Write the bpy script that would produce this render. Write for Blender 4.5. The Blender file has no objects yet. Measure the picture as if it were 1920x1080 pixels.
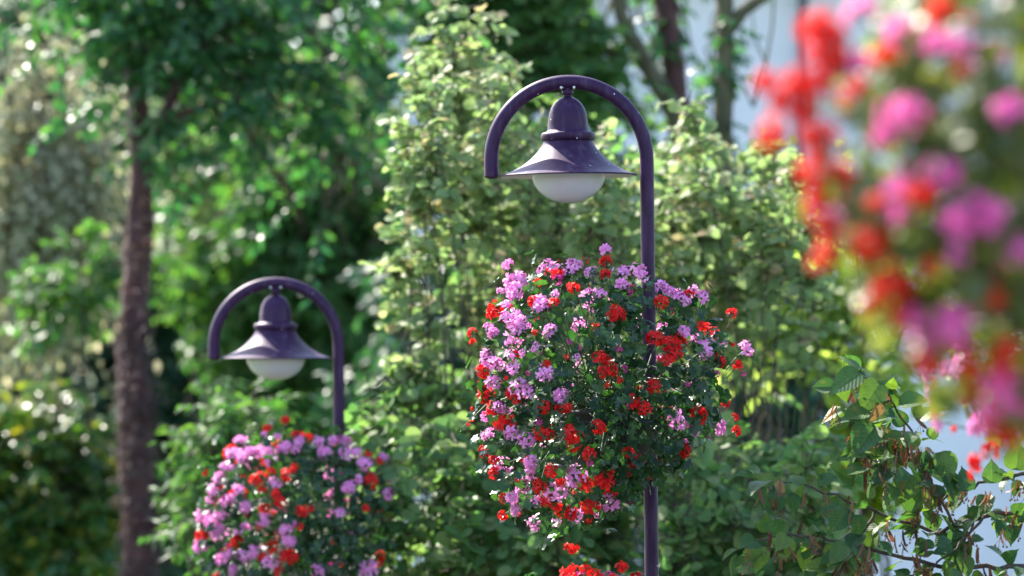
import bpy, math, random
import numpy as np
from mathutils import Vector, Matrix

random.seed(7)
rng = np.random.default_rng(7)
scn = bpy.context.scene
COL = scn.collection
R = math.radians

# ------------------------------------------------------------------ camera, sky, sun, exposure
CAM_Z = 3.2
PITCH = math.atan(100 / 7200)
FOCAL_PX = 7200.0
cam_data = bpy.data.cameras.new('camera')
cam_data.lens = 135.0
cam_data.sensor_width = 36.0
cam_data.clip_start = 0.1
cam_data.clip_end = 2000
cam_data.dof.use_dof = True
cam_data.dof.focus_distance = 14.15
cam_data.dof.aperture_fstop = 1.9
cam_data.dof.aperture_blades = 0
cam = bpy.data.objects.new('camera', cam_data)
COL.objects.link(cam)
cam.location = (0, 0, CAM_Z)
cam.rotation_euler = (R(90) + PITCH, 0, 0)
scn.camera = cam

SUN_EL, SUN_AZ = R(44), R(-40)        # azimuth from +Y towards +X: the sun stands behind the scene to the left
sun_dir = Vector((math.sin(SUN_AZ) * math.cos(SUN_EL), math.cos(SUN_AZ) * math.cos(SUN_EL), math.sin(SUN_EL)))
world = bpy.data.worlds.new('World')
scn.world = world
world.use_nodes = True
wn = world.node_tree
for n in list(wn.nodes):
    wn.nodes.remove(n)
w_out = wn.nodes.new('ShaderNodeOutputWorld')
w_bg = wn.nodes.new('ShaderNodeBackground')
w_sky = wn.nodes.new('ShaderNodeTexSky')
w_sky.sky_type = 'NISHITA'
w_sky.sun_disc = False
w_sky.sun_elevation = SUN_EL
w_sky.sun_rotation = SUN_AZ
w_bg.inputs["Strength"].default_value = 0.15
wn.links.new(w_sky.outputs[0], w_bg.inputs[0])
wn.links.new(w_bg.outputs[0], w_out.inputs[0])
sun = bpy.data.lights.new('sun', 'SUN')
sun.energy = 5.0
sun.angle = R(0.53)
sun.color = (1.0, 0.93, 0.82)
sun_o = bpy.data.objects.new('sun', sun)
COL.objects.link(sun_o)
sun_o.rotation_euler = sun_dir.to_track_quat('Z', 'Y').to_euler()
sun_o.location = sun_dir * 50
scn.view_settings.view_transform = 'Standard'
scn.view_settings.look = 'None'
scn.view_settings.gamma = 1.0
scn.view_settings.use_curve_mapping = False
scn.view_settings.exposure = 1.88
scn.render.engine = 'CYCLES'
cy = scn.cycles
cy.use_denoising = True
cy.max_bounces = 7
cy.diffuse_bounces = 3
cy.glossy_bounces = 2
cy.transmission_bounces = 5
cy.transparent_max_bounces = 6
cy.sample_clamp_indirect = 5.0
cy.caustics_reflective = False
cy.caustics_refractive = False

# ------------------------------------------------------------------ helpers
cp, sp = math.cos(PITCH), math.sin(PITCH)
FWD = np.array([0, cp, sp]); UPV = np.array([0, -sp, cp]); RGT = np.array([1.0, 0, 0])
CAM = np.array([0, 0, CAM_Z])


def at(px, py, d):
    """the point that lies d metres down the view axis at this place of the 1920 x 1080 photograph"""
    return CAM + d * (FWD + (px - 960) / FOCAL_PX * RGT + (540 - py) / FOCAL_PX * UPV)


def ground_z(y):
    return float(np.interp(y, [-20, 0, 7.8, 10.9, 14.4, 17.9, 22, 30, 60, 400],
                           [1.7, 1.55, 0.75, 0.42, 0.0, -0.7, -1.15, -1.35, -1.5, -1.5]))


def link(o, parent=None):
    COL.objects.link(o)
    if parent is not None:
        o.parent = parent
    return o


def thing(name, label, cat, loc, group=None):
    o = bpy.data.objects.new(name, None)
    o.empty_display_size = 0.2
    COL.objects.link(o)
    o.location = loc
    o['label'] = label
    o['category'] = cat
    if group:
        o['group'] = group
    return o


def np_mesh(name, verts, tris, mats, smooth=False, mat_idx=None):
    me = bpy.data.meshes.new(name)
    nv, nt = len(verts), len(tris)
    me.vertices.add(nv)
    me.vertices.foreach_set('co', np.asarray(verts, dtype=np.float32).ravel())
    me.loops.add(nt * 3)
    me.loops.foreach_set('vertex_index', np.asarray(tris, dtype=np.int32).ravel())
    me.polygons.add(nt)
    me.polygons.foreach_set('loop_start', np.arange(0, nt * 3, 3, dtype=np.int32))
    me.polygons.foreach_set('loop_total', np.full(nt, 3, dtype=np.int32))
    if mat_idx is not None:
        me.polygons.foreach_set('material_index', np.asarray(mat_idx, dtype=np.int32))
    me.polygons.foreach_set('use_smooth', np.full(nt, bool(smooth)))
    for m in (mats if isinstance(mats, (list, tuple)) else [mats]):
        me.materials.append(m)
    me.update(calc_edges=True)
    return me


def mesh_obj(name, me, parent=None, kind=None):
    o = bpy.data.objects.new(name, me)
    if kind:
        o['kind'] = kind
    return link(o, parent)


class Geo:
    """collects triangles for one mesh"""
    def __init__(self):
        self.v, self.t, self.m, self.n = [], [], [], 0

    def add(self, v, t, m=0):
        v = np.asarray(v, dtype=np.float64).reshape(-1, 3)
        t = np.asarray(t, dtype=np.int64).reshape(-1, 3)
        self.v.append(v); self.t.append(t + self.n); self.m.append(np.full(len(t), m))
        self.n += len(v)

    def tube(self, pts, rad, sides=8, cap=True, m=0, rough=0.0):
        pts = np.asarray(pts, float)
        rad = np.broadcast_to(np.asarray(rad, float), (len(pts),))
        tan = np.gradient(pts, axis=0)
        tan /= np.linalg.norm(tan, axis=1)[:, None] + 1e-12
        ref = np.array([0.0, 0, 1]) if abs(tan[0][2]) < 0.9 else np.array([0.0, 1, 0])
        u = np.cross(ref, tan[0]); u /= np.linalg.norm(u)
        vs = []
        ang = np.linspace(0, 2 * np.pi, sides, endpoint=False)
        for p, tg, r in zip(pts, tan, rad):
            u = u - tg * np.dot(u, tg); u /= np.linalg.norm(u) + 1e-12
            w = np.cross(tg, u)
            rr = r * (1 + rough * rng.normal(size=sides)) if rough else r
            vs.append(p + (np.cos(ang) * rr)[:, None] * u + (np.sin(ang) * rr)[:, None] * w)
        k = len(pts)
        t = []
        for i in range(k - 1):
            for j in range(sides):
                a, b = i * sides + j, i * sides + (j + 1) % sides
                c, d = a + sides, b + sides
                t += [(a, b, d), (a, d, c)]
        vs = np.concatenate(vs)
        if cap:
            vs = np.concatenate([vs, pts[:1], pts[-1:]])
            for j in range(sides):
                t.append((k * sides, (j + 1) % sides, j))
                t.append((k * sides + 1, (k - 1) * sides + j, (k - 1) * sides + (j + 1) % sides))
        self.add(vs, t, m)

    def lathe(self, prof, c=(0, 0, 0), sides=48, m=0):
        prof = np.asarray(prof, float)
        ang = np.linspace(0, 2 * np.pi, sides, endpoint=False)
        vs = np.concatenate([np.stack([np.cos(ang) * r, np.sin(ang) * r, np.full(sides, z)], 1) for r, z in prof]) + np.asarray(c)
        t = []
        for i in range(len(prof) - 1):
            for j in range(sides):
                a, b = i * sides + j, i * sides + (j + 1) % sides
                t += [(a, b, b + sides), (a, b + sides, a + sides)]
        self.add(vs, t, m)

    def box(self, lo, hi, m=0):
        x0, y0, z0 = lo; x1, y1, z1 = hi
        v = [(x0, y0, z0), (x1, y0, z0), (x1, y1, z0), (x0, y1, z0), (x0, y0, z1), (x1, y0, z1), (x1, y1, z1), (x0, y1, z1)]
        q = [(0, 3, 2, 1), (4, 5, 6, 7), (0, 1, 5, 4), (1, 2, 6, 5), (2, 3, 7, 6), (3, 0, 4, 7)]
        self.add(v, [t for a, b, c, d in q for t in ((a, b, c), (a, c, d))], m)

    def mesh(self, name, mats, smooth=False):
        return np_mesh(name, np.concatenate(self.v), np.concatenate(self.t), mats, smooth, np.concatenate(self.m))

    def build(self, name, mats, parent=None, smooth=False, kind=None):
        return mesh_obj(name, self.mesh(name, mats, smooth), parent, kind)


def unit(a):
    return a / (np.linalg.norm(a, axis=-1, keepdims=True) + 1e-9)


def bases(direction, normal):
    """leaf axes: y along the leaf, z its face"""
    y = unit(direction)
    x = unit(np.cross(y, normal))
    z = np.cross(x, y)
    return np.stack([x, y, z], axis=-1)


def merge(tmpl_list, pos, basis, size, pick):
    vs, ts, off = [], [], 0
    for k, (tv, tt) in enumerate(tmpl_list):
        s = np.nonzero(pick == k)[0]
        if len(s) == 0:
            continue
        v = np.einsum('nij,kj->nki', basis[s], tv) * size[s][:, None, None] + pos[s][:, None, :]
        n = len(tv)
        t = tt[None] + (np.arange(len(s)) * n)[:, None, None] + off
        vs.append(v.reshape(-1, 3)); ts.append(t.reshape(-1, 3)); off += n * len(s)
    return np.concatenate(vs), np.concatenate(ts)


def place(o, pos, basis, size):
    m = Matrix.Identity(4)
    b = basis * size
    for i in range(3):
        for j in range(3):
            m[i][j] = b[i][j]
        m[i][3] = pos[i]
    o.matrix_local = m


# ------------------------------------------------------------------ materials
def new_mat(name):
    m = bpy.data.materials.new(name)
    m.use_nodes = True
    nt = m.node_tree
    for n in list(nt.nodes):
        nt.nodes.remove(n)
    out = nt.nodes.new('ShaderNodeOutputMaterial')
    return m, nt, out


def ramp(nt, stops, interp='LINEAR'):
    r = nt.nodes.new('ShaderNodeValToRGB')
    r.color_ramp.interpolation = interp
    e = r.color_ramp.elements
    e[0].position, e[0].color = stops[0][0], (*stops[0][1], 1)
    e[1].position, e[1].color = stops[-1][0], (*stops[-1][1], 1)
    for p, c in stops[1:-1]:
        q = e.new(p); q.color = (*c, 1)
    return r


def leaf_mat(name, colours, trans_gain=(1.9, 2.2, 0.9), trans=0.42, rough=0.42, under=1.25, spec=0.5, blotch=None, veins=False, nscale=60):
    """leaf blades: one tone per leaf, light passing through, paler undersides"""
    m, nt, out = new_mat(name)
    N, L = nt.nodes.new, nt.links.new
    geo = N('ShaderNodeNewGeometry'); info = N('ShaderNodeObjectInfo')
    add = N('ShaderNodeMath'); add.operation = 'ADD'
    fr = N('ShaderNodeMath'); fr.operation = 'FRACT'
    L(geo.outputs['Random Per Island'], add.inputs[0]); L(info.outputs['Random'], add.inputs[1]); L(add.outputs[0], fr.inputs[0])
    k = len(colours)
    cr = ramp(nt, [(i / (k - 1), c) for i, c in enumerate(colours)])
    L(fr.outputs[0], cr.inputs[0])
    col = cr.outputs[0]
    tc = N('ShaderNodeTexCoord')
    noi = N('ShaderNodeTexNoise'); noi.inputs['Scale'].default_value = nscale; noi.inputs['Detail'].default_value = 3
    L(tc.outputs['Object'], noi.inputs['Vector'])
    mul = N('ShaderNodeMix'); mul.data_type = 'RGBA'; mul.blend_type = 'MULTIPLY'; mul.inputs[0].default_value = 0.5
    vr = ramp(nt, [(0.3, (0.55, 0.55, 0.55)), (0.7, (1.25, 1.25, 1.25))])
    L(noi.outputs['Fac'], vr.inputs[0]); L(col, mul.inputs[6]); L(vr.outputs[0], mul.inputs[7])
    col = mul.outputs[2]
    if blotch:
        n2 = N('ShaderNodeTexNoise'); n2.inputs['Scale'].default_value = 26 if nscale > 20 else 2.2
        L(tc.outputs['Object'], n2.inputs['Vector'])
        r2 = ramp(nt, [(0.60, (0, 0, 0)), (0.70, (1, 1, 1))])
        L(n2.outputs['Fac'], r2.inputs[0])
        mb = N('ShaderNodeMix'); mb.data_type = 'RGBA'
        L(r2.outputs[0], mb.inputs[0]); L(col, mb.inputs[6]); mb.inputs[7].default_value = (*blotch, 1)
        col = mb.outputs[2]
    vein_h = None
    if veins:      # leaf space: y runs along the midrib
        sx = N('ShaderNodeSeparateXYZ'); L(tc.outputs['Object'], sx.inputs[0])

        def mth(op, a, b=None):
            q = N('ShaderNodeMath'); q.operation = op
            for i_, w in enumerate((a, b)):
                if w is None:
                    continue
                if isinstance(w, (int, float)):
                    q.inputs[i_].default_value = w
                else:
                    L(w, q.inputs[i_])
            return q.outputs[0]
        ax_ = mth('ABSOLUTE', sx.outputs[0])
        rib = mth('LESS_THAN', ax_, 0.018)
        ph = mth('FRACT', mth('MULTIPLY', mth('SUBTRACT', sx.outputs[1], mth('MULTIPLY', ax_, 0.75)), 7.5))
        dv = mth('ABSOLUTE', mth('SUBTRACT', ph, 0.5))
        side_v = mth('LESS_THAN', dv, 0.07)
        vv = mth('MAXIMUM', rib, side_v)
        vein_h = dv
        mv = N('ShaderNodeMix'); mv.data_type = 'RGBA'
        L(mth('MULTIPLY', vv, 0.2), mv.inputs[0]); L(col, mv.inputs[6]); mv.inputs[7].default_value = (0.16, 0.22, 0.08, 1)
        col = mv.outputs[2]
    un = N('ShaderNodeMix'); un.data_type = 'RGBA'; un.blend_type = 'MULTIPLY'
    L(geo.outputs['Backfacing'], un.inputs[0]); L(col, un.inputs[6]); un.inputs[7].default_value = (under, under, under, 1)
    p = N('ShaderNodeBsdfPrincipled')
    L(un.outputs[2], p.inputs['Base Color'])
    p.inputs['Roughness'].default_value = rough
    p.inputs['Specular IOR Level'].default_value = spec
    if vein_h is not None:
        bp = N('ShaderNodeBump'); bp.inputs['Strength'].default_value = 0.22; bp.inputs['Distance'].default_value = 0.008
        L(vein_h, bp.inputs['Height']); L(bp.outputs[0], p.inputs['Normal'])
    tg = N('ShaderNodeMix'); tg.data_type = 'RGBA'; tg.blend_type = 'MULTIPLY'; tg.inputs[0].default_value = 1
    L(col, tg.inputs[6]); tg.inputs[7].default_value = (*trans_gain, 1)
    t = N('ShaderNodeBsdfTranslucent'); L(tg.outputs[2], t.inputs['Color'])
    mx = N('ShaderNodeMixShader'); mx.inputs[0].default_value = trans
    L(p.outputs[0], mx.inputs[1]); L(t.outputs[0], mx.inputs[2]); L(mx.outputs[0], out.inputs['Surface'])
    return m


def bark_mat(name, a, b, scale=9, bump=0.6):
    m, nt, out = new_mat(name)
    N, L = nt.nodes.new, nt.links.new
    tc = N('ShaderNodeTexCoord'); mp = N('ShaderNodeMapping'); mp.inputs['Scale'].default_value = (1, 1, 0.25)
    n = N('ShaderNodeTexNoise'); n.inputs['Scale'].default_value = scale; n.inputs['Detail'].default_value = 7
    L(tc.outputs['Object'], mp.inputs[0]); L(mp.outputs[0], n.inputs['Vector'])
    r = ramp(nt, [(0.35, a), (0.65, b)])
    L(n.outputs['Fac'], r.inputs[0])
    p = N('ShaderNodeBsdfPrincipled'); p.inputs['Roughness'].default_value = 0.9
    bp = N('ShaderNodeBump'); bp.inputs['Strength'].default_value = bump; bp.inputs['Distance'].default_value = 0.03
    L(n.outputs['Fac'], bp.inputs['Height']); L(bp.outputs[0], p.inputs['Normal'])
    L(r.outputs[0], p.inputs['Base Color']); L(p.outputs[0], out.inputs['Surface'])
    return m


def plain_mat(name, c, rough=0.6, noise=0.15, scale=20, spec=0.5, bump=0.0):
    m, nt, out = new_mat(name)
    N, L = nt.nodes.new, nt.links.new
    tc = N('ShaderNodeTexCoord')
    n = N('ShaderNodeTexNoise'); n.inputs['Scale'].default_value = scale; n.inputs['Detail'].default_value = 5
    L(tc.outputs['Object'], n.inputs['Vector'])
    r = ramp(nt, [(0.3, tuple(x * (1 - noise) for x in c)), (0.7, tuple(min(1, x * (1 + noise)) for x in c))])
    L(n.outputs['Fac'], r.inputs[0])
    p = N('ShaderNodeBsdfPrincipled'); p.inputs['Roughness'].default_value = rough
    p.inputs['Specular IOR Level'].default_value = spec
    if bump:
        bp = N('ShaderNodeBump'); bp.inputs['Strength'].default_value = bump; bp.inputs['Distance'].default_value = 0.01
        L(n.outputs['Fac'], bp.inputs['Height']); L(bp.outputs[0], p.inputs['Normal'])
    L(r.outputs[0], p.inputs['Base Color']); L(p.outputs[0], out.inputs['Surface'])
    return m


def petal_mat(name, a, b, gain, trans=0.4):
    m, nt, out = new_mat(name)
    N, L = nt.nodes.new, nt.links.new
    geo = N('ShaderNodeNewGeometry'); info = N('ShaderNodeObjectInfo')
    add = N('ShaderNodeMath'); add.operation = 'ADD'; fr = N('ShaderNodeMath'); fr.operation = 'FRACT'
    L(geo.outputs['Random Per Island'], add.inputs[0]); L(info.outputs['Random'], add.inputs[1]); L(add.outputs[0], fr.inputs[0])
    cr = ramp(nt, [(0, a), (1, b)]); L(fr.outputs[0], cr.inputs[0])
    p = N('ShaderNodeBsdfPrincipled'); p.inputs['Roughness'].default_value = 0.55
    p.inputs['Specular IOR Level'].default_value = 0.25
    L(cr.outputs[0], p.inputs['Base Color'])
    tg = N('ShaderNodeMix'); tg.data_type = 'RGBA'; tg.blend_type = 'MULTIPLY'; tg.inputs[0].default_value = 1
    L(cr.outputs[0], tg.inputs[6]); tg.inputs[7].default_value = (*gain, 1)
    t = N('ShaderNodeBsdfTranslucent'); L(tg.outputs[2], t.inputs['Color'])
    mx = N('ShaderNodeMixShader'); mx.inputs[0].default_value = trans
    L(p.outputs[0], mx.inputs[1]); L(t.outputs[0], mx.inputs[2]); L(mx.outputs[0], out.inputs['Surface'])
    return m


def lamp_paint():
    m, nt, out = new_mat('violet_paint')
    N, L = nt.nodes.new, nt.links.new
    tc = N('ShaderNodeTexCoord')
    n = N('ShaderNodeTexNoise'); n.inputs['Scale'].default_value = 14; n.inputs['Detail'].default_value = 6
    L(tc.outputs['Object'], n.inputs['Vector'])
    r = ramp(nt, [(0.35, (0.019, 0.0036, 0.025)), (0.7, (0.034, 0.0085, 0.043))])
    L(n.outputs['Fac'], r.inputs[0])
    v = N('ShaderNodeTexVoronoi'); v.inputs['Scale'].default_value = 42
    L(tc.outputs['Object'], v.inputs['Vector'])
    # chips: small pale specks in a few of the cells
    lt = N('ShaderNodeMath'); lt.operation = 'LESS_THAN'; lt.inputs[1].default_value = 0.13
    L(v.outputs['Distance'], lt.inputs[0])
    sx = N('ShaderNodeSeparateColor'); L(v.outputs['Color'], sx.inputs[0])
    gt = N('ShaderNodeMath'); gt.operation = 'GREATER_THAN'; gt.inputs[1].default_value = 0.9
    L(sx.outputs[0], gt.inputs[0])
    an = N('ShaderNodeMath'); an.operation = 'MULTIPLY'; L(lt.outputs[0], an.inputs[0]); L(gt.outputs[0], an.inputs[1])
    mx = N('ShaderNodeMix'); mx.data_type = 'RGBA'
    L(an.outputs[0], mx.inputs[0]); L(r.outputs[0], mx.inputs[6]); mx.inputs[7].default_value = (0.55, 0.5, 0.6, 1)
    mp = N('ShaderNodeMapping'); mp.inputs['Scale'].default_value = (1, 1, 0.16)
    n3 = N('ShaderNodeTexNoise'); n3.inputs['Scale'].default_value = 38; n3.inputs['Detail'].default_value = 6
    L(tc.outputs['Object'], mp.inputs[0]); L(mp.outputs[0], n3.inputs['Vector'])
    r3 = ramp(nt, [(0.48, (0, 0, 0)), (0.75, (0.55, 0.55, 0.55))])
    L(n3.outputs['Fac'], r3.inputs[0])
    m3 = N('ShaderNodeMix'); m3.data_type = 'RGBA'
    L(r3.outputs[0], m3.inputs[0]); L(mx.outputs[2], m3.inputs[6]); m3.inputs[7].default_value = (0.085, 0.055, 0.105, 1)
    mx = m3
    p = N('ShaderNodeBsdfPrincipled'); L(mx.outputs[2], p.inputs['Base Color'])
    rr = N('ShaderNodeMapRange'); rr.inputs['To Min'].default_value = 0.42; rr.inputs['To Max'].default_value = 0.62
    L(n.outputs['Fac'], rr.inputs['Value']); L(rr.outputs[0], p.inputs['Roughness'])
    p.inputs['Specular IOR Level'].default_value = 0.33
    p.inputs['Specular Tint'].default_value = (0.85, 0.75, 1, 1)
    L(p.outputs[0], out.inputs['Surface'])
    return m


def globe_mat():
    m, nt, out = new_mat('frosted_globe')
    N, L = nt.nodes.new, nt.links.new
    p = N('ShaderNodeBsdfPrincipled')
    p.inputs['Base Color'].default_value = (0.70, 0.68, 0.84, 1)
    p.inputs['Roughness'].default_value = 0.22
    p.inputs['Coat Weight'].default_value = 0.5; p.inputs['Coat Roughness'].default_value = 0.06
    t = N('ShaderNodeBsdfTranslucent'); t.inputs['Color'].default_value = (0.74, 0.74, 0.92, 1)
    mx = N('ShaderNodeMixShader'); mx.inputs[0].default_value = 0.3
    L(p.outputs[0], mx.inputs[1]); L(t.outputs[0], mx.inputs[2]); L(mx.outputs[0], out.inputs['Surface'])
    return m


M = {
    'paint': lamp_paint(),
    'globe': globe_mat(),
    'inner': plain_mat('pale_enamel', (0.62, 0.6, 0.64), 0.45, 0.05),
    'pot': plain_mat('grey_planter', (0.42, 0.42, 0.46), 0.7, 0.1, 30),
    'bowl': plain_mat('dark_planter', (0.05, 0.045, 0.042), 0.7, 0.2, 30),
    'steel': plain_mat('dark_steel', (0.035, 0.03, 0.045), 0.5, 0.1),
    'soil': plain_mat('potting_soil', (0.04, 0.026, 0.016), 0.95, 0.4, 60, 0.2, 0.8),
    'stalk': plain_mat('green_stalk', (0.05, 0.095, 0.028), 0.6, 0.25, 40),
    'stalk_red': plain_mat('reddish_stalk', (0.07, 0.06, 0.028), 0.6, 0.25, 40),
    'pink': petal_mat('pink_petals', (0.82, 0.24, 0.60), (0.92, 0.44, 0.76), (1.0, 0.95, 1.0), 0.42),
    'red': petal_mat('red_petals', (0.60, 0.006, 0.012), (0.82, 0.022, 0.018), (1.15, 1.2, 0.9), 0.42),
    'sunlit_pink': petal_mat('sunlit_pink_petals', (0.84, 0.10, 0.40), (0.90, 0.25, 0.58), (1.0, 1.0, 1.0), 0.42),  # pink of the nearest basket, its backlit glow put into the colour
    'sunlit_red': petal_mat('sunlit_red_petals', (0.70, 0.010, 0.008), (0.84, 0.035, 0.012), (1.1, 1.2, 1.0), 0.42),  # red turned orange: sunlight through the petals put into the colour
    'magenta': petal_mat('magenta_petals', (0.5, 0.03, 0.2), (0.6, 0.07, 0.32), (1, 1, 1), 0.38),
    'geranium': leaf_mat('geranium_leaf', [(0.010, 0.036, 0.016), (0.018, 0.056, 0.021), (0.034, 0.085, 0.026)], (2.2, 2.6, 0.8), 0.33, 0.4, 1.2),
    'geranium_sunlit': leaf_mat('sunlit_geranium_leaf', [(0.08, 0.13, 0.035), (0.12, 0.155, 0.045), (0.17, 0.18, 0.07)], (1.9, 2.0, 0.7), 0.42, 0.42, 1.2),  # same leaves on the near baskets, sunlit warmth put into the colour
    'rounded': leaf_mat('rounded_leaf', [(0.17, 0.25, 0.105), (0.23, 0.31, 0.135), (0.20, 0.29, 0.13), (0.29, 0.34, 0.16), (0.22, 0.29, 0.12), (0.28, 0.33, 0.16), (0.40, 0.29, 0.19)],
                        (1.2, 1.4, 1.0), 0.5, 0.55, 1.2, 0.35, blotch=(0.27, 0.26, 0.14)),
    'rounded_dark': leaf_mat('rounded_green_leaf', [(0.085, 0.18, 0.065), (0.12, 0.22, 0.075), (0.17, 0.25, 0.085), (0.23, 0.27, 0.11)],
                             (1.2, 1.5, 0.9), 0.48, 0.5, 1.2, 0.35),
    'linden': leaf_mat('linden_leaf', [(0.022, 0.07, 0.03), (0.04, 0.10, 0.032), (0.09, 0.15, 0.03)], (1.9, 2.0, 0.6), 0.42, 0.42, 1.3, 0.3,
                       blotch=(0.11, 0.11, 0.03), veins=True, nscale=4),
    'linden_dry': leaf_mat('dry_leaf', [(0.13, 0.055, 0.022), (0.30, 0.22, 0.08)], (1.3, 1.2, 0.8), 0.3, 0.6),
    'bract': leaf_mat('dried_bract', [(0.08, 0.03, 0.016), (0.16, 0.06, 0.03), (0.22, 0.11, 0.05)], (1.3, 1.2, 0.8), 0.3, 0.6, 1.1),
    'dark': leaf_mat('deep_green_leaf', [(0.02, 0.08, 0.04), (0.032, 0.11, 0.048), (0.07, 0.155, 0.045)], (1.9, 2.3, 0.9), 0.48, 0.36, 1.2, 0.5),
    'blue_dark': leaf_mat('bluish_leaf', [(0.018, 0.065, 0.042), (0.03, 0.09, 0.05), (0.045, 0.11, 0.05)], (1.6, 2.0, 0.9), 0.36, 0.45, 1.2, 0.35),
    'mid': leaf_mat('mid_green_leaf', [(0.04, 0.115, 0.038), (0.07, 0.155, 0.048), (0.115, 0.19, 0.06)], (1.7, 2.1, 0.7), 0.45, 0.45, 1.25, 0.35),
    'lime': leaf_mat('lime_leaf', [(0.13, 0.21, 0.04), (0.18, 0.26, 0.05), (0.25, 0.30, 0.10)], (1.6, 1.9, 0.7), 0.48, 0.45, 1.3, 0.35),
    'tan': leaf_mat('greyish_leaf', [(0.36, 0.36, 0.26), (0.48, 0.45, 0.35), (0.30, 0.36, 0.2)], (1.3, 1.3, 1.0), 0.5, 0.3, 1.2),
    'bark': bark_mat('dark_bark', (0.045, 0.017, 0.019), (0.10, 0.044, 0.046)),
    'bark_olive': bark_mat('mossy_bark', (0.04, 0.038, 0.02), (0.11, 0.095, 0.055)),
    'twig': bark_mat('twig_bark', (0.035, 0.028, 0.022), (0.09, 0.07, 0.05), 40, 0.2),
    'wall': plain_mat('pale_render', (0.74, 0.71, 0.79), 0.9, 0.12, 0.9, 0.2, 0.15),
    'roof': plain_mat('roof_tiles', (0.22, 0.09, 0.06), 0.8, 0.25, 12),
    'frame': plain_mat('white_frame', (0.75, 0.75, 0.75), 0.5, 0.04),
    'glass': plain_mat('window_glass', (0.03, 0.035, 0.045), 0.05, 0.1, 4, 0.8),
    'pipe': plain_mat('grey_pipe', (0.16, 0.17, 0.19), 0.5, 0.1),
}

# ------------------------------------------------------------------ leaf shapes (y along the leaf, z its face)
def outline_leaf(half, fold=0.25, curl=0.15, stalk=0.0):
    """half: (x, y) points from base to tip; two halves folded along the midrib"""
    half = np.asarray(half, float)
    ys = half[:, 1]
    mid = np.stack([np.zeros(len(half)), ys, -curl * ys ** 2], 1)
    rt = np.stack([half[:, 0], ys, -curl * ys ** 2 + fold * half[:, 0]], 1)
    lf = rt * np.array([-1, 1, 1])
    n = len(half)
    v = np.concatenate([mid, rt, lf])
    t = []
    for i in range(n - 1):
        t += [(i, n + i, n + i + 1), (i, n + i + 1, i + 1), (i, 2 * n + i + 1, 2 * n + i), (i, i + 1, 2 * n + i + 1)]
    t = [q for q in t if len({tuple(np.round(v[k], 6)) for k in q}) == 3]
    return v, np.asarray(t)


def lobed_leaf(lobes=5, cup=0.18, seed=0):
    r_ = np.random.default_rng(seed)
    n = 20
    a = np.linspace(R(-155), R(155), n) + R(90)
    ph = (np.linspace(-155, 155, n)) / 310 * lobes * 2 * np.pi
    rad = 0.46 + 0.075 * np.cos(ph) + r_.normal(0, 0.012, n)
    rim = np.stack([np.cos(a) * rad, np.sin(a) * rad + 0.42, cup * rad ** 2 * 3 - 0.07 * np.cos(ph) + r_.normal(0, 0.02, n)], 1)
    inner = np.stack([np.cos(a[::2]) * 0.2, np.sin(a[::2]) * 0.2 + 0.4, np.full(n // 2, 0.015)], 1)
    c = np.array([[0, 0.36, 0]])
    v = np.concatenate([c, inner, rim])
    t, k = [], n // 2
    for i in range(k - 1):
        t.append((0, 1 + i, 2 + i))
        t += [(1 + i, 1 + k + 2 * i, 1 + k + 2 * i + 1), (1 + i, 1 + k + 2 * i + 1, 2 + i), (2 + i, 1 + k + 2 * i + 1, 1 + k + 2 * i + 2)]
    t.append((k, 1 + k + n - 2, 1 + k + n - 1))
    return v, np.asarray(t)


L_GER = [lobed_leaf(5, c, s) for c, s in ((0.10, 1), (0.22, 2), (-0.08, 3))]
rnd_half = [(0.0, 0.0), (0.24, 0.03), (0.42, 0.2), (0.5, 0.45), (0.42, 0.72), (0.22, 0.93), (0.0, 1.0)]
L_RND = [outline_leaf(rnd_half, f, c) for f, c in ((0.3, 0.15), (0.12, 0.3), (0.45, -0.1))]
lin_half = [(0.0, 0.06), (0.16, -0.03), (0.34, 0.03), (0.44, 0.2), (0.45, 0.38), (0.37, 0.58), (0.22, 0.78), (0.07, 0.92), (0.0, 1.06)]
L_LIN = [outline_leaf(lin_half, f, c) for f, c in ((0.25, 0.3), (0.45, 0.15), (0.12, 0.5), (0.35, -0.15))]
br_half = [(0.0, 0.0), (0.07, 0.15), (0.10, 0.5), (0.08, 0.85), (0.0, 1.0)]
L_BR = [outline_leaf(br_half, f, c) for f, c in ((0.5, 0.3), (-0.4, -0.3), (0.8, 0.6))]
oval_half = [(0.0, 0.0), (0.26, 0.3), (0.24, 0.65), (0.0, 1.0)]
L_OVAL = [outline_leaf(oval_half, f, c) for f, c in ((0.3, 0.2), (0.1, 0.4))]
L_LONG = [outline_leaf([(0.0, 0.0), (0.12, 0.35), (0.0, 1.0)], f, c) for f, c in ((0.3, 0.25), (0.2, 0.5))]


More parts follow.
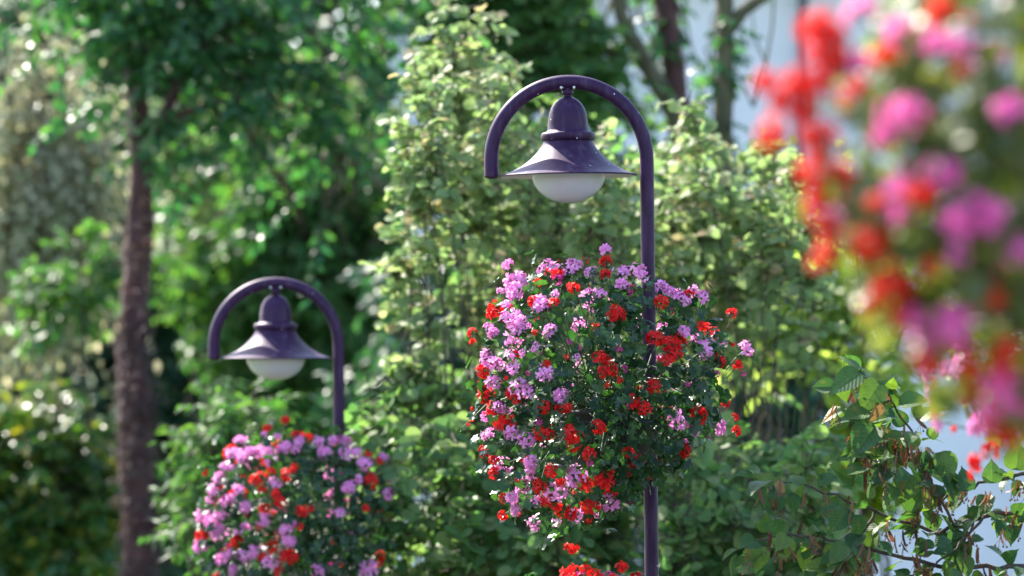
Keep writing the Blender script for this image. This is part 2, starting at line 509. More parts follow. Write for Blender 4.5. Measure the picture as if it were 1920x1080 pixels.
# ------------------------------------------------------------------ the ground
def build_ground():
    xs = np.concatenate([np.linspace(-400, -30, 12), np.linspace(-25, 25, 41), np.linspace(30, 400, 12)])
    ys = np.concatenate([np.linspace(-60, -2, 10), np.linspace(0, 40, 61), np.linspace(45, 600, 20)])
    X, Y = np.meshgrid(xs, ys)
    Z = np.vectorize(ground_z)(Y) + 0.04 * np.sin(X * 0.7) * np.cos(Y * 0.5)
    v = np.stack([X, Y, Z], -1).reshape(-1, 3)
    nx = len(xs)
    t = []
    for j in range(len(ys) - 1):
        for i in range(nx - 1):
            a = j * nx + i
            t += [(a, a + 1, a + nx + 1), (a, a + nx + 1, a + nx)]
    m, nt, out = new_mat('grass_ground')
    N, L = nt.nodes.new, nt.links.new
    tc = N('ShaderNodeTexCoord')
    n = N('ShaderNodeTexNoise'); n.inputs['Scale'].default_value = 3; n.inputs['Detail'].default_value = 9
    L(tc.outputs['Object'], n.inputs['Vector'])
    r = ramp(nt, [(0.35, (0.03, 0.06, 0.018)), (0.6, (0.07, 0.11, 0.03)), (0.8, (0.10, 0.09, 0.045))])
    L(n.outputs['Fac'], r.inputs[0])
    p = N('ShaderNodeBsdfPrincipled'); p.inputs['Roughness'].default_value = 0.95
    bp = N('ShaderNodeBump'); bp.inputs['Strength'].default_value = 0.7; bp.inputs['Distance'].default_value = 0.05
    L(n.outputs['Fac'], bp.inputs['Height']); L(bp.outputs[0], p.inputs['Normal'])
    L(r.outputs[0], p.inputs['Base Color']); L(p.outputs[0], out.inputs['Surface'])
    o = mesh_obj('ground', np_mesh('ground', v, t, m, True), None, 'structure')


build_ground()


def build_pavement():  # out-of-view paving, added for the neutral light it bounces upward
    xs = np.linspace(-2.6, 5.5, 10); ys = np.linspace(-12, 20.2, 60)
    v = [(x, y, ground_z(y) + 0.075) for y in ys for x in xs]
    n = len(xs); k = len(v)
    t = [q for j in range(len(ys) - 1) for i in range(n - 1) for a in (j * n + i,) for q in ((a, a + 1, a + n + 1), (a, a + n + 1, a + n))]
    mesh_obj('unseen_pavement', np_mesh('unseen_pavement', v, t, plain_mat('asphalt_grey', (0.06, 0.06, 0.068), 0.9, 0.2, 8, 0.3, 0.3), True), None, 'structure')


build_pavement()


# ------------------------------------------------------------------ the house behind the trees
def build_house():
    D = 36.0
    x0, x1 = at(730, 0, D)[0], at(2900, 0, D)[0]
    zb, zt = -1.7, 6.9
    h = thing('house', 'pale rendered house in shade behind the trees, blurred', 'house', (x0, D, zb))
    w, ht, dp = x1 - x0, zt - zb, 8.0
    wins = [(w * 0.66, 4.9), (w * 0.66, 1.9), (w * 0.86, 4.9), (w * 0.86, 1.9)]
    # front wall built in strips round the openings
    g = Geo()
    xs = [0, w * 0.66, w * 0.66 + 1.1, w * 0.86, w * 0.86 + 1.1, w]
    for i in range(5):
        if i in (1, 3):
            for z0, z1 in ((0, 1.9), (3.3, 4.9), (6.3, ht)):
                g.box((xs[i], 0, z0), (xs[i + 1], 0.3, z1))
        else:
            g.box((xs[i], 0, 0), (xs[i + 1], 0.3, ht))
    g.box((0, 0.3, 0), (0.3, dp, ht)); g.box((w - 0.3, 0.3, 0), (w, dp, ht)); g.box((0.3, dp - 0.3, 0), (w - 0.3, dp, ht))
    g.build('wall', M['wall'], h)
    for wx, wz in wins:
        f = Geo()
        f.box((wx, 0.1, wz), (wx + 0.08, 0.2, wz + 1.4)); f.box((wx + 1.02, 0.1, wz), (wx + 1.1, 0.2, wz + 1.4))
        f.box((wx + 0.08, 0.1, wz), (wx + 1.02, 0.2, wz + 0.08)); f.box((wx + 0.08, 0.1, wz + 1.32), (wx + 1.02, 0.2, wz + 1.4))
        f.box((wx + 0.52, 0.1, wz + 0.08), (wx + 0.58, 0.2, wz + 1.32))
        wo = f.build('window', M['frame'], h)
        p = Geo(); p.box((wx + 0.08, 0.14, wz + 0.08), (wx + 0.52, 0.16, wz + 1.32)); p.build('pane', M['glass'], wo)
        p = Geo(); p.box((wx + 0.58, 0.14, wz + 0.08), (wx + 1.02, 0.16, wz + 1.32)); p.build('pane', M['glass'], wo)
        s = Geo(); s.box((wx - 0.06, -0.08, wz - 0.07), (wx + 1.16, 0.098, wz - 0.003)); s.build('sill', M['frame'], wo)
    rf = Geo()
    y0, y1, ym, zr = -0.5, dp + 0.5, dp / 2, ht + 3.0
    for s in ((y0, ht - 0.2), (y1, ht - 0.2)):
        a, z = s
        rf.add([(-0.4, a, z), (w + 0.4, a, z), (w + 0.4, ym, zr), (-0.4, ym, zr), (-0.4, a, z + .2), (w + 0.4, a, z + .2), (w + 0.4, ym, zr + .2), (-0.4, ym, zr + .2)],
               [(0, 1, 2), (0, 2, 3), (4, 6, 5), (4, 7, 6), (0, 4, 5), (0, 5, 1), (0, 3, 7), (0, 7, 4), (1, 5, 6), (1, 6, 2)])
    rf.build('roof', M['roof'], h)
    for xx in (0.0, w - 0.3):
        gb = Geo()
        gb.add([(xx, 0.3, ht), (xx, dp, ht), (xx, ym, zr - .03), (xx + .3, 0.3, ht), (xx + .3, dp, ht), (xx + .3, ym, zr - .03)],
               [(0, 2, 1), (3, 4, 5), (0, 1, 4), (0, 4, 3), (1, 2, 5), (1, 5, 4), (2, 0, 3), (2, 3, 5)])
        gb.build('gable', M['wall'], h)
    px = at(1506, 0, D)[0] - x0
    dpipe = Geo(); dpipe.tube([(px, -0.075, 0.1), (px, -0.075, ht - 0.3)], 0.045, 10); dpipe.build('downpipe', M['pipe'], h, True)


build_house()

# ------------------------------------------------------------------ trees and shrubs of the background
def blob_points(blobs, n, D, thick=0.8):
    """points in and near the surface of a set of ellipsoids given by their place in the view and their depth"""
    wts = np.array([b[2] * b[3] for b in blobs], float); wts /= wts.sum()
    idx = rng.choice(len(blobs), n, p=wts)
    d = unit(rng.normal(size=(n, 3)))
    rr = rng.uniform(0.35, 1.0, n) ** 0.6
    P = np.empty((n, 3)); O = np.empty((n, 3))
    for k, b in enumerate(blobs):
        s = idx == k
        depth = D + (b[4] if len(b) > 4 else 0)
        sc = depth / FOCAL_PX
        c = at(b[0], b[1], depth)
        rad = np.array([b[2] * sc, min(b[2], b[3]) * sc * thick, b[3] * sc])
        P[s] = c + d[s] * rad * rr[s][:, None]
        O[s] = d[s]
    return P, O


def spray_leaves(P, O, leaves, length, size, droop, tmpl_n, pin=False, face=0.6, sizevar=0.25, camf=0.25, sunf=0.0):
    """each spray: a short twig with leaves on both sides. Returns leaf pos, basis, size, pick and the twigs"""
    n = len(P)
    ax = unit(O * np.array([1, 1, 0.5]) + rng.normal(0, 0.45, (n, 3)) + np.array([0, 0, 0.25 - droop]))
    side = unit(np.cross(ax, np.array([0, 0, 1.0]) + rng.normal(0, 0.25, (n, 3))))
    up = np.cross(side, ax)
    up *= np.where(up[:, 2:3] < 0, -1, 1)
    ls = length * rng.uniform(0.6, 1.25, n)
    k = leaves
    t = (np.arange(k) + 0.6) / k
    sgn = np.where(np.arange(k) % 2 == 0, 1.0, -1.0)
    pos = P[:, None] + ax[:, None] * (t[None] * ls[:, None])[:, :, None] - np.array([0, 0, 1.0]) * (droop * 0.6 * (t[None] ** 2) * ls[:, None])[:, :, None]
    fwd = 0.35 if pin else 0.7
    dirs = side[:, None] * sgn[None, :, None] + ax[:, None] * fwd + rng.normal(0, 0.25, (n, k, 3)) + np.array([0, 0, -0.25 - droop * 0.4])
    nor = up[:, None] * face + rng.normal(0, 0.4, (n, k, 3)) + np.array([0, -camf, 0.25]) + sunf * np.array(sun_dir)
    pos = pos.reshape(-1, 3); dirs = dirs.reshape(-1, 3); nor = nor.reshape(-1, 3)
    B = bases(dirs, nor)
    S = size * rng.uniform(1 - sizevar, 1 + sizevar, n * k)
    return pos, B, S, rng.integers(0, tmpl_n, n * k), ax, ls


def curve_pts(a, b, n=7, sag=0.0, wob=0.04):
    a, b = np.asarray(a, float), np.asarray(b, float)
    t = np.linspace(0, 1, n)[:, None]
    L_ = np.linalg.norm(b - a)
    p = a + (b - a) * t
    p[:, 2] += sag * L_ * np.sin(np.pi * t[:, 0])
    p[1:-1] += rng.normal(0, wob * L_ / 3, (n - 2, 3))
    return p


def plant(name, label, cat, D, blobs, mat, leaf, n, k, length, size, droop=0.1, pin=False, base=None, trunk=None, limbs=True, bark='twig',
          group=None, parts=0, stem_r=0.03, face=0.6, far_twigs=True, part_name='leaf', clump=0.0, camf=0.25, thick=0.8, shoots=None, leafy=0.5, sunf=0.0):
    """one tree or shrub: trunk or stems, limbs, foliage; the leaves that show largest become parts of their own"""
    bx = base[0] if base else np.mean([b[0] for b in blobs])
    dp = D if not base else base[1]
    bp = at(bx, 540, dp); gz = ground_z(bp[1]); b0 = np.array([bp[0], bp[1], gz])
    root = thing(name, label, cat, tuple(b0), group)
    shoot_lines = []
    if shoots:
        PP, OO = [], []
        for (sx, sy) in shoots:
            dd = D + rng.uniform(-0.55, 0.55)
            tip = at(sx, sy, dd)
            foot = b0 + np.array([rng.normal(0, 0.25), rng.normal(0, 0.15), 0])
            hgt = tip[2] - gz
            mid = foot * 0.35 + tip * 0.65 + np.array([rng.normal(0, 0.06), rng.normal(0, 0.08), 0.10 * hgt])
            t_ = np.linspace(0, 1, 16)[:, None]
            line = (1 - t_) ** 2 * foot + 2 * t_ * (1 - t_) * mid + t_ ** 2 * tip
            line[1:-1] += rng.normal(0, 0.008, (14, 3))
            shoot_lines.append(line)
            m_ = max(7, int(n / len(shoots) * rng.uniform(0.7, 1.3)))
            seg = min(0.62, 0.95 / max(0.8, np.linalg.norm(tip - foot))) if leafy is None else leafy
            u_ = 1 - seg * rng.uniform(0, 1, m_) ** 1.15
            q = np.stack([np.interp(u_, t_[:, 0], line[:, i]) for i in range(3)], 1)
            tg = unit(np.stack([np.interp(np.minimum(u_ + .03, 1), t_[:, 0], line[:, i]) for i in range(3)], 1) - np.stack([np.interp(u_ - .03, t_[:, 0], line[:, i]) for i in range(3)], 1))
            lat = unit(np.cross(tg, rng.normal(size=(m_, 3))))
            PP.append(q); OO.append(lat * 0.8 + tg * 0.55)
        P, O = np.concatenate(PP), np.concatenate(OO); n = len(P)
    else:
        P, O = blob_points(blobs, n, D, thick)
    if clump:
        cc = P[rng.choice(n, max(8, n // 10), replace=False)]
        near = cc[rng.integers(0, len(cc), n)]
        P = P * (1 - clump) + near * clump
    pos, B, S, pick, ax, ls = spray_leaves(P, O, k, length, size, droop, len(leaf), pin, face, camf=camf, sunf=sunf)
    ok = pos[:, 2] > gz + 0.02
    pos, B, S, pick = pos[ok], B[ok], S[ok], pick[ok]
    sel = np.zeros(len(pos), bool)
    if parts:
        rel = pos - CAM
        dep = rel @ FWD
        px = 960 + (rel @ RGT) / dep * FOCAL_PX; py = 540 - (rel @ UPV) / dep * FOCAL_PX
        inside = (px > 5) & (px < 1915) & (py > 5) & (py < 1075)
        score = S / dep * np.abs(B[:, 1, 2]) * (1 + 0.5 * rng.random(len(S))) - (dep - dep.min()) * 0.002
        score[~inside] = -9
        sel[np.argsort(-score)[:parts]] = True
    v, t = merge(leaf, pos[~sel] - b0, B[~sel], S[~sel], pick[~sel])
    mesh_obj('foliage', np_mesh('foliage', v, t, mat), root, 'stuff')
    if parts:
        lm = [np_mesh(part_name, a, b, mat) for a, b in leaf]
        for i in np.nonzero(sel)[0]:
            o = link(bpy.data.objects.new(part_name, lm[pick[i]]), root)
            place(o, pos[i] - b0, B[i], S[i])
    # woody frame
    if trunk is not None:
        for q, (pts, r0, r1) in enumerate(trunk):
            g = Geo()
            ctrl = np.array([at(x, y, dd) for x, y, dd in pts])
            if q == 0:
                ctrl = np.concatenate([[[ctrl[0][0], ctrl[0][1], gz - 0.1]], ctrl]) if ctrl[0][2] > gz + 0.3 else ctrl
            tt = np.linspace(0, len(ctrl) - 1, len(ctrl) * 6)
            cc = np.stack([np.interp(tt, np.arange(len(ctrl)), ctrl[:, i]) for i in range(3)], 1)
            g.tube(cc - b0, np.linspace(r0, r1, len(cc)), 11, rough=0.07)
            g.build('trunk' if q == 0 else 'limb', M[bark], root, True)
    for line in shoot_lines:
        g = Geo(); g.tube(line - b0, np.linspace(0.008, 0.0016, 16), 5)
        g.build('shoot', M[bark], root, True)
    if limbs and not shoots:
        for bl in blobs:
            depth = D + (bl[4] if len(bl) > 4 else 0)
            c = at(bl[0], bl[1], depth)
            st = b0 if trunk is None else np.array(at(*trunk[0][0][-1]))
            if np.linalg.norm(c - st) < 0.2:
                continue
            g = Geo()
            g.tube(curve_pts(st - b0, c - b0, 9, 0.06, 0.09), np.linspace(stem_r, stem_r * 0.25, 9), 6)
            g.build('branch' if trunk is not None else 'stem', M[bark], root, True)
    if far_twigs:
        g = Geo()
        pick_t = rng.choice(n, min(n, 900), replace=False)
        for i in pick_t:
            if P[i][2] > gz + 0.1:
                a = P[i] - ax[i] * ls[i] * 0.7
                e = P[i] + ax[i] * ls[i] - np.array([0, 0, droop * 0.6 * ls[i]])
                g.tube([a - b0, P[i] + ax[i] * ls[i] * 0.4 - np.array([0, 0, droop * 0.1 * ls[i]]) - b0, e - b0], [0.004, 0.003, 0.0015], 3, False)
        g.build('twig_mass', M['twig'], root, False, 'stuff')
    return root


# distant wood closing the view on the left
def build_wood():
    blobs = []
    for i in range(26):
        blobs.append((rng.uniform(-500, 900), rng.uniform(-120, 300), 150, 120, rng.uniform(0, 8)))
    for i in range(34):
        x = rng.uniform(-700, 900)
        blobs.append((x, rng.uniform(330, 1150), rng.uniform(120, 240), rng.uniform(120, 220), rng.uniform(0, 10)))
    P, O = blob_points(blobs, 8500, 44)
    pos, B, S, pick, ax, ls = spray_leaves(P, O, 8, 0.7, 0.30, 0.2, len(L_OVAL))
    v, t = merge(L_OVAL, pos, B, S, pick)
    mesh_obj('distant_woodland', np_mesh('distant_woodland', v, t, M['blue_dark']), None, 'stuff')


build_wood()

# the dark feathery tree at upper left, its trunk in view
plant('acacia_tree', 'tall dark green feathery tree at upper left with shaggy purplish brown trunk', 'tree', 26.0,
      [(330, 40, 230, 120), (540, 120, 230, 130), (690, 30, 170, 120), (250, 190, 130, 90), (430, 250, 150, 90), (330, 330, 110, 70), (600, 300, 120, 90),
       (720, 190, 110, 90), (560, 420, 110, 70), (180, 80, 120, 90), (60, 20, 150, 90), (500, -160, 420, 150), (100, -200, 300, 140)],
      M['dark'], L_OVAL, 430, 13, 0.5, 0.095, 0.4, True, base=(258, 26.0),
      trunk=[([(262, 1200, 26.0), (262, 960, 26.0), (251, 780, 26.0), (247, 640, 26.0), (260, 470, 26.1), (266, 330, 26.1), (258, 200, 26.2), (240, 60, 26.3), (250, -90, 26.3)], 0.135, 0.06),
             ([(266, 340, 26.1), (300, 230, 26.0), (350, 130, 26.0), (420, 40, 25.9)], 0.05, 0.025),
             ([(300, 230, 26.0), (400, 190, 25.9), (520, 180, 25.8)], 0.03, 0.012)],
      bark='bark', stem_r=0.04, clump=0.45)
# the shaggy creeper round that trunk
plant('ivy_creeper', 'dry shaggy creeper clinging to the purplish trunk at left', 'creeper', 25.85,
      [(255, 700, 30, 90), (256, 800, 28, 90), (258, 900, 28, 110), (256, 580, 24, 100), (262, 1020, 30, 110), (260, 450, 18, 90), (262, 1130, 30, 90)],
      leaf_mat('dry_creeper_leaf', [(0.04, 0.018, 0.022), (0.075, 0.036, 0.042), (0.06, 0.045, 0.035)], (1.2, 1.2, 0.9), 0.25, 0.7),
      L_LONG, 260, 6, 0.10, 0.07, 0.6, base=(268, 25.8), limbs=False, far_twigs=False)
# grey hanging mass on the far left
plant('weeping_shrub', 'grey green weeping shrub with tan hanging sprays at far left', 'shrub', 29.5,
      [(60, 330, 150, 120), (150, 300, 90, 160), (30, 480, 130, 130), (150, 470, 90, 100), (60, 160, 120, 80), (40, 40, 120, 80), (190, 180, 60, 90), (20, 620, 90, 120)],
      M['tan'], L_OVAL, 620, 10, 0.5, 0.085, 0.9, camf=0.3, sunf=0.6, base=(60, 29.5), clump=0.45, thick=0.35)
plant('lime_bush', 'small sunlit green bush left of the purplish trunk', 'bush', 27.5,
      [(150, 520, 60, 50), (190, 460, 40, 60), (325, 500, 40, 50), (100, 640, 60, 50), (60, 560, 40, 40)],
      M['mid'], L_OVAL, 90, 8, 0.25, 0.10, 0.3, base=(140, 27.5), clump=0.4)
plant('dark_bush', 'low dark green bush at lower left corner with yellowing leaves', 'bush', 27.0,
      [(70, 900, 170, 160), (190, 860, 70, 160), (40, 1040, 160, 110), (170, 1030, 90, 100), (110, 760, 90, 90), (-150, 900, 150, 200)],
      leaf_mat('yellowing_leaf', [(0.028, 0.09, 0.028), (0.04, 0.115, 0.03), (0.06, 0.13, 0.03), (0.10, 0.16, 0.035), (0.28, 0.24, 0.04)], (2.0, 2.2, 0.6), 0.42, 0.3),
      L_OVAL, 1000, 9, 0.3, 0.095, 0.25, base=(90, 27.0), clump=0.45)
plant('mid_tree', 'mid green leafy tree behind the smaller looking lamp', 'tree', 31.0,
      [(430, 520, 150, 110), (560, 560, 130, 110), (360, 430, 100, 90), (690, 450, 90, 110), (640, 250, 80, 110), (480, 640, 110, 80), (700, 330, 80, 80),
       (640, 660, 110, 90), (560, 800, 130, 110)],
      M['mid'], L_OVAL, 1000, 9, 0.35, 0.12, 0.35, base=(520, 31.0), clump=0.5, thick=0.5, bark='bark_olive',
      trunk=[([(520, 1200, 31.0), (560, 800, 31.0), (640, 560, 31.0), (752, 378, 30.8), (690, 330, 30.6), (640, 270, 30.5)], 0.10, 0.03)])
plant('pale_bush', 'pale green sunlit bush seen between the two lamps', 'bush', 33.0,
      [(640, 190, 60, 70), (680, 260, 60, 50), (330, 280, 60, 50), (560, 330, 60, 50), (210, 230, 50, 40), (480, 180, 50, 40), (470, 480, 60, 60), (420, 560, 60, 60), (600, 640, 60, 50), (760, 430, 40, 50), (480, 400, 50, 40)],
      M['rounded'], L_OVAL, 520, 8, 0.3, 0.14, 0.3, base=(600, 33.0), clump=0.3)
plant('fern_bush', 'feathery light green bush below the left lamp', 'bush', 21.5,
      [(410, 900, 60, 100), (390, 1010, 50, 100), (440, 800, 50, 60), (480, 760, 50, 50), (365, 820, 25, 50)],
      M['mid'], L_LONG, 190, 9, 0.22, 0.10, 0.2, camf=0.2, base=(410, 21.5), clump=0.3)
# dark hedge beneath the pale wall
plant('hedge', 'dark bluish green hedge in shade behind the lime shrubs', 'hedge', 28.0,
      [(760, 560, 110, 170), (880, 420, 110, 150), (760, 750, 150, 150), (960, 560, 150, 200), (1130, 420, 150, 130), (1320, 400, 150, 140), (1470, 370, 110, 120),
       (1200, 620, 220, 200), (1450, 640, 200, 200), (1000, 850, 260, 220), (1350, 880, 260, 220), (1600, 800, 120, 240), (720, 950, 200, 200),
       (820, 280, 90, 100)],
      M['blue_dark'], L_OVAL, 1900, 9, 0.32, 0.11, 0.2, base=(1150, 28.0), clump=0.25)
# upper middle trees with their trunks against the pale wall
plant('leaning_tree', 'tree with slanting mossy trunk above the right hand lamp', 'tree', 26.5,
      [(1020, 30, 110, 60), (1080, 90, 90, 50), (1130, 20, 60, 40), (930, 40, 90, 80), (1000, 160, 100, 60), (1190, 240, 60, 60), (1270, 235, 40, 40), (1120, 260, 80, 70),
       (880, -60, 250, 90), (820, 80, 60, 70)],
      M['mid'], L_OVAL, 560, 9, 0.28, 0.10, 0.3, base=(1330, 26.5), bark='bark_olive', clump=0.4, stem_r=0.02,
      trunk=[([(1330, 1200, 26.5), (1310, 500, 26.5), (1270, 220, 26.5), (1205, 110, 26.5), (1165, 30, 26.5), (1140, -120, 26.5)], 0.085, 0.045),
             ([(1205, 112, 26.5), (1120, 94, 26.5), (1040, 84, 26.4), (950, 92, 26.3)], 0.035, 0.015)])
plant('dark_trunk_tree', 'tree with upright dark trunk wrapped in green ivy', 'tree', 27.2,
      [(1265, 190, 45, 60), (1290, 120, 40, 40), (1225, 0, 30, 30), (1320, 150, 22, 20), (1250, -150, 120, 60)],
      M['dark'], L_OVAL, 110, 8, 0.14, 0.08, 0.3, base=(1290, 27.2), bark='bark', clump=0.3, stem_r=0.015,
      trunk=[([(1290, 1200, 27.2), (1285, 400, 27.2), (1272, 200, 27.2), (1258, 90, 27.2), (1238, -60, 27.2)], 0.1, 0.075)])
plant('forked_tree', 'mossy tree trunk forking in front of the pale wall', 'tree', 25.5,
      [(1335, 130, 30, 45), (1345, 210, 30, 35), (1400, -130, 110, 40), (1330, 260, 40, 30)],
      M['dark'], L_OVAL, 60, 8, 0.12, 0.075, 0.3, base=(1350, 25.5), bark='bark_olive', clump=0.3, stem_r=0.012,
      trunk=[([(1350, 1200, 25.5), (1352, 400, 25.5), (1356, 200, 25.5), (1362, 70, 25.5), (1356, -20, 25.5), (1350, -140, 25.5)], 0.085, 0.05),
             ([(1362, 62, 25.5), (1392, 22, 25.5), (1432, -6, 25.5), (1500, -60, 25.5)], 0.05, 0.03),
             ([(1412, 200, 25.8), (1436, 120, 25.8), (1448, 50, 25.8), (1452, -30, 25.8)], 0.012, 0.006),
             ([(1436, 120, 25.8), (1415, 70, 25.8), (1408, 10, 25.8)], 0.008, 0.004),
             ([(1412, 200, 25.8), (1380, 130, 25.8)], 0.008, 0.004)])
# sunlit sprays on the right
plant('bright_shrub', 'bright sunlit yellow green shrub right of the sharp flower basket', 'shrub', 22.0,
      [(1330, 520, 110, 50), (1450, 560, 120, 60), (1560, 520, 90, 60), (1500, 640, 110, 60), (1620, 600, 100, 80), (1370, 620, 80, 50), (1680, 700, 80, 80), (1600, 420, 90, 70), (1500, 480, 80, 50), (1700, 600, 90, 90), (1260, 560, 80, 50), (1450, 700, 90, 50), (1540, 600, 90, 50), (1640, 520, 80, 60)],
      leaf_mat('bright_leaf', [(0.24, 0.36, 0.08), (0.33, 0.43, 0.12), (0.42, 0.48, 0.2)], (1.4, 1.5, 0.8), 0.5, 0.4, 1.1, 0.4), L_OVAL, 175, 10, 0.42, 0.10, 0.15, thick=0.9, camf=0.1, sunf=0.7, pin=True, base=(1500, 22.0), clump=0.25)
plant('yellow_bush', 'vivid yellow green backlit bush behind the broad dark leaves', 'bush', 21.5,
      [(1595, 790, 40, 60), (1610, 880, 40, 50), (1640, 950, 40, 50), (1680, 830, 30, 40)],
      leaf_mat('vivid_leaf', [(0.12, 0.19, 0.01), (0.17, 0.23, 0.015)], (2.6, 2.5, 0.5), 0.6, 0.35), L_OVAL, 130, 7, 0.18, 0.07, 0.3, base=(1620, 21.5), clump=0.3)

plant('hazel_bush', 'soft mid green bush filling the gaps behind the pale lime shrubs', 'bush', 21.0,
      [(880, 380, 70, 90), (960, 300, 80, 90), (1040, 480, 110, 90), (1150, 380, 80, 90), (930, 520, 80, 60), (1300, 360, 80, 70), (1400, 420, 90, 80), (1280, 520, 90, 70),
       (1420, 620, 90, 60), (860, 160, 50, 70), (1120, 600, 120, 70), (800, 900, 100, 90), (1300, 980, 120, 80), (1000, 1000, 120, 80)],
      M['rounded_dark'], L_OVAL, 560, 8, 0.26, 0.085, 0.2, base=(1100, 21.0), clump=0.3, camf=0.3, sunf=0.4, stem_r=0.012)

# the pale rounded-leaf shrubs behind the right-hand lamp (leaves large enough to pick apart)
SIL = np.array([(700, 330), (765, 130), (800, 20), (860, 5), (930, 50), (970, 140), (1000, 215), (1060, 250), (1150, 255), (1200, 270), (1250, 265), (1290, 185), (1320, 250),
                (1400, 275), (1460, 270), (1500, 310), (1560, 400)], float)


def tips(x0, x1, y1, num, y0=None, pw=1.0):
    """shoot tips below the outline of the shrub's top, evenly spread"""
    out = []
    tries = 0
    while len(out) < num and tries < 6000:
        tries += 1
        x = rng.uniform(x0, x1)
        top = (np.interp(x, SIL[:, 0], SIL[:, 1]) if y0 is None else y0) + rng.uniform(5, 30)
        y = top + (y1 - top) * rng.uniform(0, 1) ** pw
        gap = math.sqrt((x1 - x0) * (y1 - (330 if y0 is None else y0)) / num) * (0.78 if tries < 3000 else 0.5)
        if all(math.hypot(x - a, (y - b)) > gap for a, b in out):
            out.append((x, y))
    return out


SHR = 'lime shrubs behind the lamps'
plant('rounded_shrub', 'tall pale lime shrub with rounded leaves rising left of the lamp shade', 'shrub', 18.4, [(1010, 500, 10, 10)],
      M['rounded'], L_RND, 820, 5, 0.13, 0.056, 0.2, base=(1010, 18.4), group=SHR, parts=290, camf=0.5, face=0.5, leafy=None,
      shoots=[(815, 15), (872, 8), (925, 35), (778, 95), (850, 75), (905, 110), (955, 130), (790, 235), (850, 190), (770, 300), (925, 205), (1000, 235), (1120, 265), (1060, 300), (748, 180), (758, 420), (735, 500), (770, 560), (1175, 300)] + tips(790, 1190, 600, 34))
plant('rounded_shrub', 'pale lime rounded leaf shrub rising right of the lamp pole', 'shrub', 18.9, [(1370, 500, 10, 10)],
      M['rounded'], L_RND, 620, 5, 0.13, 0.056, 0.2, base=(1370, 18.9), group=SHR, parts=250, camf=0.5, face=0.5, leafy=None,
      shoots=[(1290, 190), (1310, 235), (1440, 265), (1490, 300), (1400, 280), (1350, 275), (1260, 275)] + tips(1190, 1510, 540, 27))
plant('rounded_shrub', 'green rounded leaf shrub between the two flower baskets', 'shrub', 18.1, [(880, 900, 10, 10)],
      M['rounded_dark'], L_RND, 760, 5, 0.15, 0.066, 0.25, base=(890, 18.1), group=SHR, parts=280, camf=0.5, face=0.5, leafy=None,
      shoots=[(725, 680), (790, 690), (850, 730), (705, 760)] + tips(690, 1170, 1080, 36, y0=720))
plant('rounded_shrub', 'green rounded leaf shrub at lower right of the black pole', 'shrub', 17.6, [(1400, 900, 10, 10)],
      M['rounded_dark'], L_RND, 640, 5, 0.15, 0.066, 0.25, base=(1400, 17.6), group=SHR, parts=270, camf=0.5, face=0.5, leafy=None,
      shoots=tips(1230, 1600, 1080, 32, y0=770))


